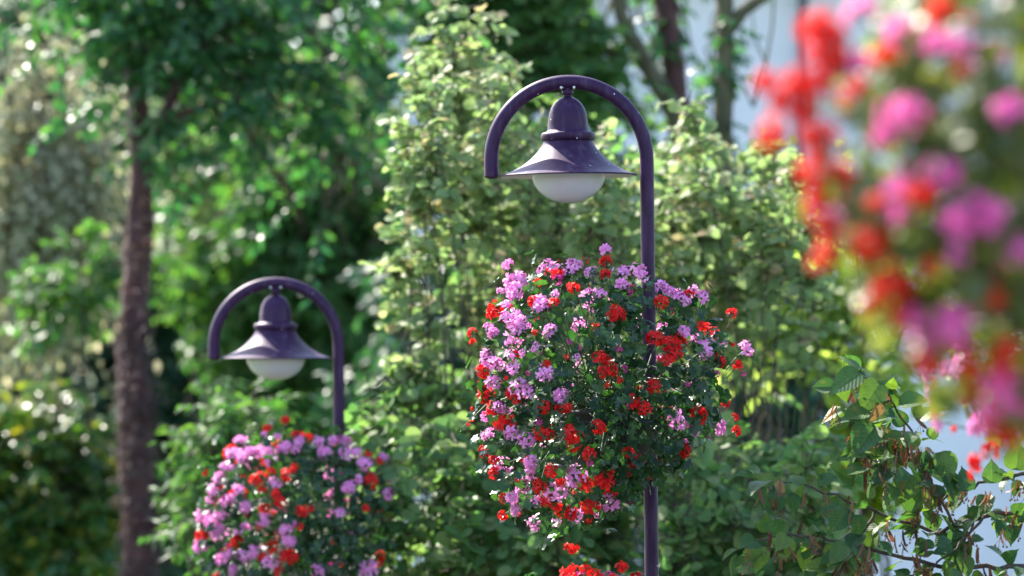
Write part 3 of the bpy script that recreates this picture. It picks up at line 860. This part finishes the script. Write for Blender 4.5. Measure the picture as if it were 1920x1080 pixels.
# ------------------------------------------------------------------ lamps
def build_lamp(loc, tilt, label, group='violet street lamps in a row', pole_dx=0.0, z_low=None):
    """loc: centre of the shade's rim. Pole to the right of it, bent over the top in a half circle"""
    g0 = ground_z(loc[1])
    px_ = 0.294 + pole_dx
    base = np.array([loc[0] + px_, loc[1], g0])
    root = thing('street_lamp', label, 'street lamp', tuple(base), group)
    hr = loc[2] - g0                  # rim height over the ground
    r = 0.0265
    zc = hr + 0.058                   # centre of the arch
    R_ = 0.2915
    cx = -px_ + 0.002
    lean = lambda z: -math.tan(tilt) * (z - 0)   # the pole leans a little
    g = Geo(); g.tube([(0.0, 0, 0), (0.0, 0, 0.9)], [0.042, 0.042], 24); g.tube([(0, 0, 0.9), (0, 0, 0.93)], [0.042, r], 24, False)
    g.tube([(0, 0, 0.93), (0, 0, zc)], [r, r], 24, False)
    pole = g.build('pole', M['paint'], root, True)
    g = Geo(); g.box((-0.11, -0.11, 0.0), (0.11, 0.11, 0.014))
    g.build('base_plate', M['paint'], root)
    a = np.linspace(0, math.pi, 49)
    pts = np.stack([cx + R_ * np.cos(a), np.zeros(49), zc + R_ * np.sin(a)], 1)
    pts = np.concatenate([pts, [[cx - R_, 0, zc - 0.03], [cx - R_, 0, zc - 0.058]]])
    g = Geo(); g.tube(pts, r, 24, False)
    g.build('arch_arm', M['paint'], root, True)
    g = Geo(); ez = zc - 0.058
    g.lathe([(r, ez), (r - 0.004, ez - 0.006), (r - 0.012, ez - 0.010), (0.0005, ez - 0.0115)], (cx - R_, 0, 0), 24)
    g.build('end_cap', M['paint'], root, True)
    sx = -px_
    top = zc + R_
    g = Geo()
    g.lathe([(0.014, hr + 0.295), (0.014, top - 0.018)], (sx, 0, 0), 16)
    g.lathe([(0.014, top - 0.05), (0.021, top - 0.048), (0.021, top - 0.03), (0.014, top - 0.028)], (sx, 0, 0), 16)
    g.build('hanger_stem', M['paint'], root, True)
    for s in (-1, 1):
        b = Geo(); b.tube([(sx + s * 0.024, -0.026, top - 0.022), (sx + s * 0.024, 0.026, top - 0.022)], 0.005, 10)
        b.build('bolt', M['inner'], root, True)
    # bell shaped cap with its rolled collar
    cap = [(0.001, 0.295), (0.018, 0.293), (0.036, 0.284), (0.052, 0.269), (0.063, 0.252), (0.070, 0.232), (0.0735, 0.21), (0.075, 0.19), (0.0765, 0.172), (0.080, 0.164), (0.087, 0.160)]
    g = Geo(); g.lathe([(q, z + hr) for q, z in cap], (sx, 0, 0), 64)
    g.build('bell_cap', M['paint'], root, True)
    ring = [(0.087, 0.160), (0.096, 0.159), (0.1015, 0.154), (0.1025, 0.147), (0.101, 0.139), (0.098, 0.131), (0.092, 0.1275)]
    g = Geo(); g.lathe([(q, z + hr) for q, z in ring], (sx, 0, 0), 64)
    g.build('collar', M['paint'], root, True)
    sh = [(0.091, 0.1275), (0.0945, 0.119), (0.101, 0.108), (0.111, 0.094), (0.124, 0.079), (0.140, 0.063), (0.160, 0.0465), (0.183, 0.031), (0.208, 0.0175), (0.232, 0.0075), (0.25, 0.002), (0.256, 0.0005), (0.2575, -0.003), (0.2545, -0.005)]
    g = Geo(); g.lathe([(q, z + hr) for q, z in sh], (sx, 0, 0), 72)
    g.build('shade', M['paint'], root, True)
    ins = [(0.2545, -0.005), (0.23, 0.002), (0.205, 0.011), (0.18, 0.024), (0.155, 0.04), (0.139, 0.05)]
    g = Geo(); g.lathe([(q, z + hr) for q, z in ins], (sx, 0, 0), 72)
    g.build('shade_lining', M['inner'], root, True)
    gl = [(0.139 * math.cos(t), 0.006 - 0.112 * math.sin(t)) for t in np.linspace(0, math.pi / 2 - 0.01, 16)]
    g = Geo(); g.lathe([(0.136, 0.05), (0.139, 0.02)] [0:2], (sx, 0, hr), 64)
    g.lathe(gl, (sx, 0, hr), 64)
    g.lathe([(0.139, 0.02), (0.139, 0.006)], (sx, 0, hr), 64)
    g.build('globe', M['globe'], root, True)
    root.rotation_euler = (0, tilt, 0)
    # keep the rim where it was after the small lean
    off = Matrix.Rotation(tilt, 3, 'Y') @ Vector((sx, 0, hr))
    root.location = Vector(loc) - off
    root.location.z = g0
    return root


# the rims seen in the photograph
D1, D2, D3, D4 = 14.4, 17.93, 10.9, 6.7
rim1, rim2 = at(1066, 326.5, D1), at(517, 670.5, D2)
bask1, bask2, bask3, bask4 = at(1140, 740, D1 - 0.18), at(578, 1003, D2 - 0.18), at(2030, 590, D3), at(1990, 330, D4)
rim3 = bask3 + (rim1 - at(1140, 740, D1)) + (0, 0, 0.4); rim4 = bask4 + (rim1 - at(1140, 740, D1))
build_lamp(rim1, R(-0.65), 'sharp violet bell lamp on arched pole above the central flower basket')
build_lamp(rim2, R(0), 'blurred violet bell lamp on arched pole, lower and farther off')
# poles of the two nearer lamps, just outside the picture, that carry the near baskets
build_lamp(rim3, R(0), 'violet arched lamp carrying the half hidden basket at right edge')
build_lamp(rim4, R(0), 'violet arched lamp carrying the large strongly blurred nearest basket')


# ------------------------------------------------------------------ geranium baskets
def head_mesh(name, mats, florets, sparse, seed, buds=3):
    """a flower head of radius 1 facing +z: florets of five petals on short stalks"""
    r_ = np.random.default_rng(seed)
    pv, pt = outline_leaf([(0.0, 0.0), (0.10, 0.12), (0.24, 0.58), (0.21, 0.86), (0.0, 1.0)], 0.12, 0.3)
    g = Geo()
    g.tube([(0, 0, -2.6), (0.1, 0.06, -1.2), (0, 0, 0)], [0.07, 0.06, 0.07], 4, False, 1)
    i = 0
    gold = math.pi * (3 - 5 ** 0.5)
    for q in range(florets):
        u = (q + 0.5) / florets
        th = math.acos(1 - u * (1.25 if not sparse else 1.0))
        ph = q * gold + r_.normal(0, 0.4)
        th += r_.normal(0, 0.22)
        d = np.array([math.sin(th) * math.cos(ph), math.sin(th) * math.sin(ph), math.cos(th)])
        c = d * (0.62 + r_.normal(0, 0.16))
        g.tube([(0, 0, 0), c * 0.6, c], [0.035, 0.03, 0.05], 3, False, 1)
        x = unit(np.cross(d, r_.normal(size=3))); y = np.cross(d, x)
        L_ = 0.56 * r_.uniform(0.85, 1.15)
        spl = r_.uniform(0.85, 1.2)
        for a in (-28, 28, 130, 180, 230):
            a_ = R(a + r_.normal(0, 7))
            out = x * math.sin(a_) + y * math.cos(a_)
            dr = unit(out * math.sin(spl) + d * math.cos(spl))
            nn = unit(d * math.sin(spl) - out * math.cos(spl))
            B = bases(dr[None], nn[None])[0]
            g.add(pv @ B.T * L_ * (1.05 if abs(a) < 40 else 0.92) + c, pt, 0)
    for q in range(buds):
        th = r_.uniform(1.3, 2.3) if buds < 5 else r_.uniform(0.1, 2.2); ph = r_.uniform(0, 6.28)
        d = np.array([math.sin(th) * math.cos(ph), math.sin(th) * math.sin(ph), math.cos(th)])
        g.tube([(0, 0, 0), d * 0.35 + (0, 0, .1), d * 0.6], [0.03, 0.03, 0.04], 3, False, 1)
        g.tube([d * 0.55, d * 0.68, d * 0.85], [0.03, 0.09, 0.02], 5, False, 1 if q else 0)
    return g.mesh(name, mats)


HEADS = {
    'bud': [head_mesh('bud_cluster', [M[m_], M['stalk']], n_, 1, 70 + n_, 9) for m_, n_ in (('magenta', 1), ('red', 2))],
    'sunlit_pink': [head_mesh('pink_flower_head', [M['sunlit_pink'], M['stalk']], 12, 0, 50 + i) for i in range(2)],
    'sunlit_red': [head_mesh('red_flower_head', [M['sunlit_red'], M['stalk_red']], 12, 0, 60 + i) for i in range(2)],
    'pink': [head_mesh('pink_flower_head', [M['pink'], M['stalk']], f, s, 10 + i) for i, (f, s) in enumerate(((14, 0), (11, 0), (8, 1), (10, 1)))],
    'red': [head_mesh('red_flower_head', [M['red'], M['stalk_red']], f, s, 20 + i) for i, (f, s) in enumerate(((14, 0), (11, 0), (7, 1), (10, 1)))],
    'magenta': [head_mesh('magenta_flower_head', [M['magenta'], M['stalk_red']], f, s, 30 + i) for i, (f, s) in enumerate(((10, 0), (7, 1)))],
}
GER_MESH = {k: [np_mesh('leaf', a, b, M[k], True) for a, b in L_GER] for k in ('geranium', 'geranium_sunlit')}
TH = np.array([0, 20, 45, 70, 90, 115, 135, 160, 180, 205, 230, 250, 270, 290, 315, 340, 360])
RAD = np.array([.42, .48, .52, .49, .48, .53, .56, .52, .49, .52, .59, .56, .46, .36, .37, .39, .42])


def basket(center, label, heads, D, leaf_n=1700, parts=295, pole_off=0.15, spread=1.0, extra=60, low=-2, depth_k=0.42, bowl=0.2, rad=None, mat='geranium', bowl_mat='bowl'):
    c = np.asarray(center, float)
    root = thing('flower_basket', label, 'flower basket', tuple(c + (0, 0, -0.30)), 'geranium baskets on the lamp poles')
    b0 = np.array(root.location)
    rb = random.Random(int(D * 100))
    # bowl, soil and the bracket to the pole
    g = Geo(); g.lathe([(0.02, 0.0), (bowl * 0.6, 0.004), (bowl * 0.85, 0.06), (bowl, 0.2), (bowl + 0.015, 0.21), (bowl + 0.015, 0.225), (bowl - 0.01, 0.225), (bowl - 0.015, 0.2)], (0, 0.02, 0.02), 40)
    g.build('bowl', M[bowl_mat], root, True)
    g = Geo(); g.lathe([(bowl - 0.013, 0.2), (bowl * 0.5, 0.21), (0.001, 0.213)], (0, 0.02, 0.02), 32)
    g.build('soil', M['soil'], root, True)
    g = Geo()
    for zz in (0.04, 0.2):
        a = np.linspace(0, 2 * np.pi, 37)
        g.tube(np.stack([(bowl + 0.022) * np.cos(a), 0.02 + (bowl + 0.022) * np.sin(a), np.full(37, zz)], 1), 0.007, 6, False)
        g.tube([(bowl * 0.3, 0.02 + bowl * 0.9 + 0.02, zz), (pole_off, 0.18 - 0.02, zz)], 0.012, 8)
    g.build('bracket', M['steel'], root, True)

    def radius(ang):
        return np.interp(np.degrees(ang) % 360, TH, RAD if rad is None else np.array(rad)) * spread
    # leaves: a rough shell with trailing ends
    n = leaf_n
    ang = rng.uniform(0, 2 * np.pi, n)
    rho = np.sqrt(rng.uniform(0, 1, n)) * rng.normal(0.97, 0.07, n)
    rr = radius(ang) * rho
    x, z = np.cos(ang) * rr, np.sin(ang) * rr
    half = depth_k * np.sqrt(np.clip(1 - rho ** 2, 0.01, 1))
    sgn = np.where(rng.random(n) < 0.72, -1.0, 1.0)
    y = sgn * half * rng.uniform(0.55, 1.08, n)
    # hollows: leaves sit in tufts
    tuft = np.stack([x, y, z], 1)
    cc = tuft[rng.choice(n, n // 9, replace=False)]
    P = tuft * 0.82 + cc[rng.integers(0, len(cc), n)] * 0.0 + tuft * 0.18
    keep = (np.sin(P[:, 0] * 23 + 1.3) + np.sin(P[:, 2] * 21 + P[:, 0] * 9) + rng.normal(0, 1.0, n)) > -1.3
    P = P[keep] ; n = len(P)
    out = unit(P * np.array([1, 1.3, 1]))
    dirs = unit(rng.normal(0, 0.8, (n, 3)) + out * 0.3 + np.array([0, 0, -0.55]))
    nor = unit(out * 0.9 + np.array([0, -0.15, 0.55]) + rng.normal(0, 0.45, (n, 3)))
    B = bases(dirs, nor); S = rng.uniform(0.038, 0.062, n)
    pk = rng.integers(0, 3, n)
    Pw = P + c
    rel = Pw - CAM; dep = rel @ FWD
    px = 960 + (rel @ RGT) / dep * FOCAL_PX; py = 540 - (rel @ UPV) / dep * FOCAL_PX
    inside = (px > 3) & (px < 1917) & (py > 3) & (py < 1077)
    score = -P[:, 1] + 0.12 * np.abs(B[:, 1, 2]) + rng.normal(0, 0.05, n) + 0.25 * np.abs(P[:, 0]) ** 2; score[~inside] = -9
    sel = np.zeros(n, bool)
    if parts:
        sel[np.argsort(-score)[:parts]] = True
        sel &= inside
    v, t = merge(L_GER, Pw[~sel] - b0, B[~sel], S[~sel], pk[~sel])
    mesh_obj('foliage', np_mesh('foliage', v, t, M[mat], True), root, 'stuff')
    for i in np.nonzero(sel)[0]:
        o = link(bpy.data.objects.new('leaf', GER_MESH[mat][pk[i]]), root)
        place(o, Pw[i] - b0, B[i], S[i])
    # stems from the bowl out to the shell
    g = Geo()
    for i in rng.choice(n, 170, replace=False):
        s = np.array([rng.uniform(-0.14, 0.14), rng.uniform(-0.12, 0.12), -0.06])
        g.tube(curve_pts(s + c - b0, P[i] + c - b0, 6, 0.18 if P[i][2] < 0.1 else 0.05, 0.1), [0.0035, 0.003, 0.003, 0.0025, 0.002, 0.0016], 4, False)
    g.build('stem_mass', M['stalk'], root, True, 'stuff')
    # flower heads
    sc = D / FOCAL_PX
    lst = []
    for (hx, hy, size, col) in heads:
        w = at(hx, hy, c[1] / cp if False else D)
        dx, dz = w[0] - c[0], w[2] - c[2]
        rho_ = min(0.995, math.hypot(dx, dz) / float(radius(np.array([math.atan2(dz, dx)]))[0]))
        yy = -depth_k * math.sqrt(max(0.012, 1 - rho_ ** 2)) * rb.uniform(0.98, 1.1) - 0.02
        # hold the place in the view at the nearer depth
        d2 = D + yy
        w = at(hx, hy, d2)
        lst.append((w, size * d2 / FOCAL_PX * (0.56 if col == 'pink' else 0.5), col))
    for k in range(extra):        # the far side and what hangs outside the picture
        a_ = rb.uniform(0, 2 * math.pi); q = math.sqrt(rb.uniform(0.05, 1)) * 0.98
        r2 = float(radius(np.array([a_]))[0]) * q
        p = np.array([math.cos(a_) * r2, depth_k * math.sqrt(max(0.02, 1 - q * q)), math.sin(a_) * r2]) + c
        lst.append((p, rb.uniform(0.025, 0.045), rb.choice(['pink', 'red', 'red', 'pink'])))
    for k in range(22):
        a_ = rb.uniform(0, 2 * math.pi); q = math.sqrt(rb.uniform(0.1, 1)) * 1.06
        r2 = float(radius(np.array([a_]))[0]) * q
        p = np.array([math.cos(a_) * r2, -depth_k * math.sqrt(max(0.02, 1 - min(1, q * q))) - 0.03, math.sin(a_) * r2]) + c
        lst.append((p, rb.uniform(0.013, 0.024), 'bud'))
    for (w, hr_, col) in lst:
        o_ = unit((w - c) * np.array([1, 1.5, 0.9])) * 0.75 + np.array([0, -0.1, 0.4]) + np.array([rb.gauss(0, .25), rb.gauss(0, .2), rb.gauss(0, .25)])
        z_ = unit(o_)
        x_ = unit(np.cross(z_, [rb.gauss(0, 1), rb.gauss(0, 1), rb.gauss(0, 1)])); y_ = np.cross(z_, x_)
        B_ = np.stack([x_, y_, z_], -1)
        ms = HEADS[col]
        k = 2 if (hr_ < 0.018 and len(ms) > 2) else rb.choice([0, 1, 3] if len(ms) > 3 else [0, 1])
        B_ = B_ * np.array([[rb.uniform(0.8, 1.25), rb.uniform(0.8, 1.25), rb.uniform(0.75, 1.1)]])
        o = link(bpy.data.objects.new({'sunlit_pink': 'pink_flower_head', 'sunlit_red': 'red_flower_head', 'bud': 'bud_cluster'}.get(col, col + '_flower_head'), ms[k]), root)
        place(o, w - b0 - z_ * hr_ * 0.3, B_, hr_ * 1.02)
    return root


P_, R_, G_ = 'pink', 'red', 'magenta'
H1 = [(x, y, s, P_) for x, y, s in (
    (950, 494, 22), (967, 522, 42), (962, 545, 36), (1022, 499, 36), (1076, 494, 38), (1066, 505, 26), (1136, 465, 28), (1166, 508, 32), (1170, 532, 26), (1013, 568, 34), (955, 592, 36), (966, 612, 38),
    (923, 622, 28), (915, 610, 18), (1029, 617, 34), (912, 670, 34), (932, 682, 36), (923, 716, 32), (963, 688, 24), (1022, 697, 36), (970, 724, 32), (988, 733, 30), (1051, 741, 34), (1240, 536, 28), (1258, 546, 24),
    (1318, 556, 30), (1280, 560, 28), (1284, 620, 26), (1323, 649, 38), (1399, 653, 34), (1126, 548, 20), (1107, 507, 26), (1002, 650, 18), (978, 661, 16), (953, 641, 18), (934, 760, 24), (947, 568, 18),
    (1082, 668, 13), (1041, 550, 18), (938, 765, 22), (914, 814, 26), (957, 808, 34), (985, 825, 36), (993, 868, 32), (994, 888, 26), (1077, 894, 38), (1041, 925, 34), (1007, 938, 28),
    (961, 935, 24), (966, 955, 22), (1144, 946, 38), (999, 982, 30), (1079, 966, 26), (1043, 980, 16), (1120, 966, 15), (1270, 786, 36), (1298, 803, 28), (1290, 820, 20), (1353, 804, 26), (975, 600, 24), (940, 545, 20), (955, 665, 20))] + \
     [(x, y, s, R_) for x, y, s in (
    (1136, 490, 32), (1136, 512, 24), (1044, 512, 26), (1011, 527, 20), (1076, 538, 26), (1038, 565, 26), (997, 562, 22), (922, 586, 34), (882, 622, 24), (884, 640, 18), (1161, 586, 36), (1150, 590, 28),
    (1241, 564, 28), (1293, 550, 26), (1372, 584, 28), (1315, 609, 20), (1228, 632, 36), (1248, 640, 34), (1276, 638, 32), (1262, 660, 36), (1248, 672, 28), (1351, 675, 34), (1384, 682, 24), (1122, 668, 30), (1138, 674, 26),
    (1132, 692, 34), (1148, 692, 30), (1161, 712, 16), (1139, 720, 15), (1226, 724, 38), (1190, 752, 34), (1206, 765, 34), (1052, 758, 32), (1064, 762, 28), (1019, 764, 30), (955, 738, 30), (966, 748, 24), (903, 697, 34), (903, 723, 26),
    (912, 745, 32), (1026, 682, 20), (1062, 668, 13), (1004, 622, 16), (1362, 754, 24), (1372, 644, 14), (929, 762, 34), (941, 790, 40), (958, 790, 26), (1012, 812, 32), (1026, 814, 30), (1077, 812, 40), (1076, 830, 34),
    (1125, 798, 36), (1101, 850, 34), (1312, 778, 36), (1380, 781, 22), (1383, 808, 22), (1285, 847, 28), (1178, 847, 26), (1196, 860, 28), (1180, 878, 28), (1215, 899, 14), (906, 847, 24), (925, 863, 26),
    (925, 886, 28), (1034, 880, 28), (1051, 904, 22), (1098, 906, 34), (1125, 898, 34), (1142, 900, 34), (1005, 912, 26), (1018, 914, 24), (1022, 938, 34), (1040, 944, 30), (1050, 960, 30), (1070, 962, 30), (1108, 948, 38), (1104, 978, 24), (945, 935, 26),
    (941, 967, 28), (975, 967, 16), (970, 899, 14), (884, 767, 11), (1073, 1030, 30), (1062, 1026, 16))] + \
     [(x, y, s, G_) for x, y, s in ((1048, 520, 24), (1278, 552, 26), (1182, 548, 14), (1068, 640, 14), (1160, 655, 14), (1172, 690, 14), (1345, 700, 16), (1180, 760, 14), (930, 800, 16), (1010, 790, 18), (990, 700, 14), (1105, 870, 14), (1395, 700, 14), (1328, 818, 10), (1290, 720, 12))]
basket(bask1, 'sharp full pink and red geranium basket on the middle lamp pole', H1, D1 - 0.18)

H2 = [(x, y, s, P_) for x, y, s in (
    (446, 822, 22), (436, 848, 36), (456, 852, 34), (470, 846, 26), (424, 875, 26), (411, 897, 26), (399, 918, 32), (396, 936, 24), (444, 918, 26), (427, 935, 28), (460, 948, 24), (376, 968, 30), (392, 975, 28), (408, 970, 32), (406, 992, 26), (493, 974, 28),
    (449, 992, 28), (537, 989, 32), (542, 1014, 28), (373, 1018, 30), (384, 1024, 22), (456, 1042, 32), (474, 1034, 24), (435, 1067, 26), (506, 1055, 26), (595, 1069, 24), (688, 1064, 36), (496, 845, 30), (506, 860, 26), (531, 838, 28), (554, 838, 26), (562, 824, 20), (598, 826, 22), (609, 848, 30),
    (625, 825, 20), (652, 849, 26), (668, 846, 22), (682, 866, 30), (720, 856, 18), (732, 894, 24), (728, 924, 26), (655, 914, 28), (671, 899, 20), (638, 960, 18), (515, 904, 22), (521, 817, 16), (495, 814, 14), (484, 842, 22), (414, 1048, 30), (428, 1040, 20))] + \
     [(x, y, s, R_) for x, y, s in (
    (501, 801, 24), (534, 786, 20), (558, 815, 22), (385, 886, 16), (478, 900, 30), (490, 892, 26), (509, 882, 20), (534, 889, 30), (553, 875, 20), (516, 925, 28), (526, 938, 28), (496, 951, 24), (566, 958, 26), (578, 954, 22), (383, 976, 18), (372, 1001, 24), (384, 1004, 18), (444, 1012, 28), (509, 1026, 32),
    (536, 1040, 34), (548, 1046, 28), (494, 1044, 28), (523, 1069, 24), (698, 902, 28), (712, 864, 18), (687, 951, 18), (710, 1048, 32), (561, 987, 18), (485, 990, 16), (405, 935, 16), (413, 912, 14), (515, 834, 16), (691, 850, 18), (492, 915, 18))]
basket(bask2, 'blurred pink and red geranium basket on the lower left lamp pole', H2, D2 - 0.18, extra=70, bowl_mat='pot')

H4 = [(x, y, s * 1.0, 'sunlit_red') for x, y, s in (
    (1560, 120, 60), (1520, 180, 60), (1510, 330, 56), (1535, 370, 56), (1560, 320, 56), (1515, 250, 56), (1555, 430, 50), (1455, 190, 40), (1590, 330, 46), (1560, 60, 60), (1630, 570, 50), (1745, 690, 50), (1820, 690, 50), (1530, 490, 40),
        (1522, 40, 80), (1545, 85, 75), (1430, 150, 62), (1495, 150, 70), (1480, 175, 60), (1440, 250, 62), (1545, 150, 60), (1500, 210, 62), (1545, 245, 62), (1530, 290, 62), (1545, 345, 62), (1522, 390, 55), (1540, 420, 50), (1630, 450, 78), (1545, 475, 60),
    (1640, 375, 36), (1655, 100, 56), (1765, 15, 62), (1722, 365, 62), (1655, 545, 66), (1700, 585, 66), (1742, 500, 44), (1725, 670, 60), (1800, 650, 60), (1890, 815, 80), (1850, 790, 66), (1885, 670, 66), (1690, 530, 50), (1870, 560, 44), (1800, 130, 36))] + \
     [(x, y, s * 1.0, 'sunlit_pink') for x, y, s in (
    (1605, 15, 62), (1612, 110, 60), (1680, 55, 70), (1750, 75, 56), (1792, 80, 60), (1680, 205, 78), (1708, 205, 74), (1655, 250, 56), (1770, 320, 70), (1690, 345, 76), (1685, 395, 60), (1810, 410, 84), (1850, 400, 76), (1900, 205, 72), (1915, 470, 70),
    (1775, 600, 90), (1800, 600, 84), (1792, 480, 46), (1875, 730, 90), (1900, 745, 76), (1715, 590, 50), (1740, 640, 40))]
basket(bask4, 'large strongly blurred geranium basket at upper right, nearest the camera', H4, D4, leaf_n=2300, parts=0, extra=70, mat='geranium_sunlit',
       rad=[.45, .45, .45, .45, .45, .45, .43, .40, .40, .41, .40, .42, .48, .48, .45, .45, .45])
H3 = [(x, y, s, P_) for x, y, s in (
    (1806, 648, 42), (1790, 695, 44), (1770, 690, 30), (1832, 800, 56), (1756, 790, 40), (1744, 740, 34), (1838, 720, 34), (1830, 690, 34), (1735, 700, 30), (1870, 690, 36), (1840, 650, 34))] + \
     [(x, y, s, R_) for x, y, s in ((1752, 750, 38), (1752, 775, 34), (1856, 846, 34), (1826, 866, 40), (1788, 806, 18), (1860, 735, 34), (1808, 750, 24), (1745, 720, 28), (1835, 745, 26), (1820, 890, 20))]
basket(bask3, 'slightly blurred geranium basket at right edge, half hidden by a nearer basket', H3, D3, leaf_n=1000, parts=120, extra=60, mat='geranium_sunlit',
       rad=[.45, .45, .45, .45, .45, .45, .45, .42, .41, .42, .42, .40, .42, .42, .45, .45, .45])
# lower basket on the middle pole: only its top flowers reach into the picture
bask5 = at(1135, 1275, D1 - 0.75)
H5 = [(x, y, s, R_) for x, y, s in ((1068, 1072, 40), (1098, 1066, 32), (1075, 1085, 40), (1115, 1080, 34), (1165, 1062, 26), (1195, 1078, 26), (1150, 1085, 30), (1090, 1095, 34))] + [(1140, 1078, 24, G_), (1085, 1078, 22, G_)]
basket(bask5, 'red geranium tops of a basket rising at the bottom edge', H5, D1 - 0.75, leaf_n=700, parts=0, extra=16, spread=0.8, pole_off=0.12)


# ------------------------------------------------------------------ the linden branches at lower right, nearly in focus
def build_linden():
    D = 13.6
    tx = at(2350, 540, D + 0.3)
    gz = ground_z(tx[1]); b0 = np.array([tx[0], tx[1], gz])
    root = thing('linden_tree', 'linden with broad dark leaves and brown dry bracts at lower right', 'tree', tuple(b0))
    g = Geo()
    top = at(2330, 500, D + 0.3)
    g.tube(curve_pts((0, 0, -0.1), top + (0, 0, 1.2) - b0, 12, 0, 0.02), np.linspace(0.11, 0.05, 12), 12, rough=0.05)
    g.build('trunk', M['bark_olive'], root, True)
    br = [
        [(2345, 930, .3), (2100, 930, .2), (1960, 955, .1), (1850, 965, 0), (1760, 1000, 0), (1640, 960, 0), (1500, 905, 0), (1420, 905, -.1)],
        [(1800, 1002, 0), (1745, 900, 0), (1712, 815, .05), (1660, 730, .05), (1585, 690, .1)],
        [(2340, 800, .3), (2100, 840, .15), (1960, 880, .1), (1860, 900, .05), (1780, 930, .1), (1690, 965, .1)],
        [(2345, 1100, .3), (2050, 1075, .1), (1900, 1062, 0), (1750, 1062, 0), (1600, 1022, -.05), (1480, 1000, -.05), (1400, 1020, -.1)],
        [(1640, 960, 0), (1580, 1062, -.1), (1540, 1120, -.1)],
        [(1712, 815, .05), (1640, 820, .1), (1590, 760, .15)],
        [(1745, 900, 0), (1680, 890, -.1), (1620, 850, -.1)],
                [(1850, 965, 0), (1780, 1040, -.1), (1720, 1090, -.1)],
    ]
    leaf_spots = []
    for i, b in enumerate(br):
        ctrl = np.array([at(x, y, D + d) for x, y, d in b])
        k = len(ctrl)
        tt = np.linspace(0, k - 1, k * 6)
        c = np.stack([np.interp(tt, np.arange(k), ctrl[:, q]) for q in range(3)], 1)
        c[1:-1] += rng.normal(0, 0.004, (len(c) - 2, 3))
        g = Geo(); g.tube(c - b0, np.linspace(0.013 if i in (0, 2, 3) else 0.006, 0.0025, len(c)), 7)
        g.build('branch', M['twig'], root, True)
        leaf_spots += [(c[j], unit(c[min(j + 1, len(c) - 1)] - c[j - 1])) for j in range(2, len(c))]
    rb = random.Random(5)
    lm = [np_mesh('leaf', a, b, M['linden']) for a, b in L_LIN]
    dry = [np_mesh('dry_leaf', a, b, M['linden_dry']) for a, b in L_LIN[1:3]]
    bm = [np_mesh('dried_bract', a, b, M['bract']) for a, b in L_BR]
    fruit = Geo()
    spots = leaf_spots + [s for s in leaf_spots if s[0][0] < at(1960, 0, D)[0]]
    count = 0

    def put(ms, name, p, d, nrm, s):
        B = bases(np.array([d]), np.array([nrm]))[0]
        o = link(bpy.data.objects.new(name, ms), root)
        place(o, p - b0, B, s)
    # a few leaves exactly where the photograph shows large ones
    key = [(1612, 700, 0.115, (-.7, -.3, -.25), (0.0, -.75, .7)), (1650, 718, 0.115, (-.6, -.3, -.7), (.05, -.8, .6)), (1705, 890, 0.115, (-.35, -.2, -.9), (.2, -.9, .3)),
           (1600, 900, 0.11, (-.6, -.2, .3), (0, -.8, .6)), (1760, 850, 0.12, (.3, -.2, -.9), (.5, -.8, .2)), (1775, 890, 0.10, (.4, -.1, -.8), (.6, -.7, .2)),
           (1640, 800, 0.13, (-.5, -.2, -.6), (-.1, -.8, .6)), (1860, 905, 0.08, (0, -.1, 1), (0, -1, .2)), (1812, 920, 0.08, (-.1, -.1, 1), (.1, -1, .1)),
           (1905, 880, 0.10, (.1, -.1, 1), (-.2, -1, .2)), (1690, 760, 0.10, (.7, -.2, .2), (0, -.7, .8)), (1630, 770, 0.1, (-.8, -.1, -.3), (.1, -.6, .8)), (1590, 955, 0.1, (-.6, -.3, -.7), (.1, -.9, .4))]
    for (x, y, s, d, nrm) in key:
        put(lm[rb.randrange(4)], 'leaf', at(x, y, D - 0.1), np.array(d, float), np.array(nrm, float), s)
    for (x, y, s, d, nrm, k) in [(1645, 755, 0.075, (-.3, 0, -1), (.8, -.6, .2), 0), (1455, 905, 0.055, (.6, -.2, -.5), (.1, -.5, .8), 1), (1735, 842, 0.045, (.8, 0, -.2), (0, -.4, .9), 1)]:
        put(dry[k], 'dry_leaf', at(x, y, D - 0.12), np.array(d, float), np.array(nrm, float), s)
    side = 1
    rb.shuffle(spots)
    for (p, tg) in spots:
        if count > 281:
            break
        side = -side
        lat = unit(np.cross(tg, [0, 1, 0])) * side
        d = unit(tg * 0.5 + lat * 0.5 + np.array([rb.gauss(0, .45), rb.gauss(-.15, .5), rb.gauss(-.3, .4)]))
        nrm = unit(np.array([rb.gauss(0, .35), rb.gauss(-.45, .4), 0.75]))
        s = rb.uniform(0.045, 0.09)
        q = p + d * 0.03 + np.array([rb.gauss(0, .02), rb.gauss(0, .07), rb.gauss(0, .02)])
        put(lm[rb.randrange(4)], 'leaf', q, d, nrm, s)
        count += 1
    # hanging bracts with their little fruits
    nb = 0
    low = [s for s in leaf_spots]
    rb.shuffle(low)
    for (p, tg) in low * 2:
        if nb >= 230:
            break
        base = p + np.array([rb.gauss(0, .025), rb.gauss(-.09, .06), rb.gauss(-.02, .03)])
        for _ in range(rb.randint(1, 3)):
            d = unit(np.array([rb.gauss(0, .28), rb.gauss(0, .28), -1]))
            q = base + np.array([rb.gauss(0, .014), rb.gauss(0, .014), rb.gauss(0, .012)])
            s = rb.uniform(0.045, 0.075)
            put(bm[rb.randrange(3)], 'dried_bract', q, d, np.array([rb.gauss(0, 1), -0.8, rb.gauss(0, .4)]), s)
            nb += 1
            e = q + d * s * 0.5
            for _2 in range(3):
                f = e + np.array([rb.gauss(0, .012), rb.gauss(0, .012), -rb.uniform(.02, .045)])
                fruit.tube([e - b0, f - b0], 0.0008, 3, False)
                fruit.lathe([(0.0005, .004), (.0035, .002), (.0035, -.002), (.0005, -.004)], f - b0, 6)
    fruit.build('fruit_mass', M['bract'], root, True, 'stuff')


build_linden()
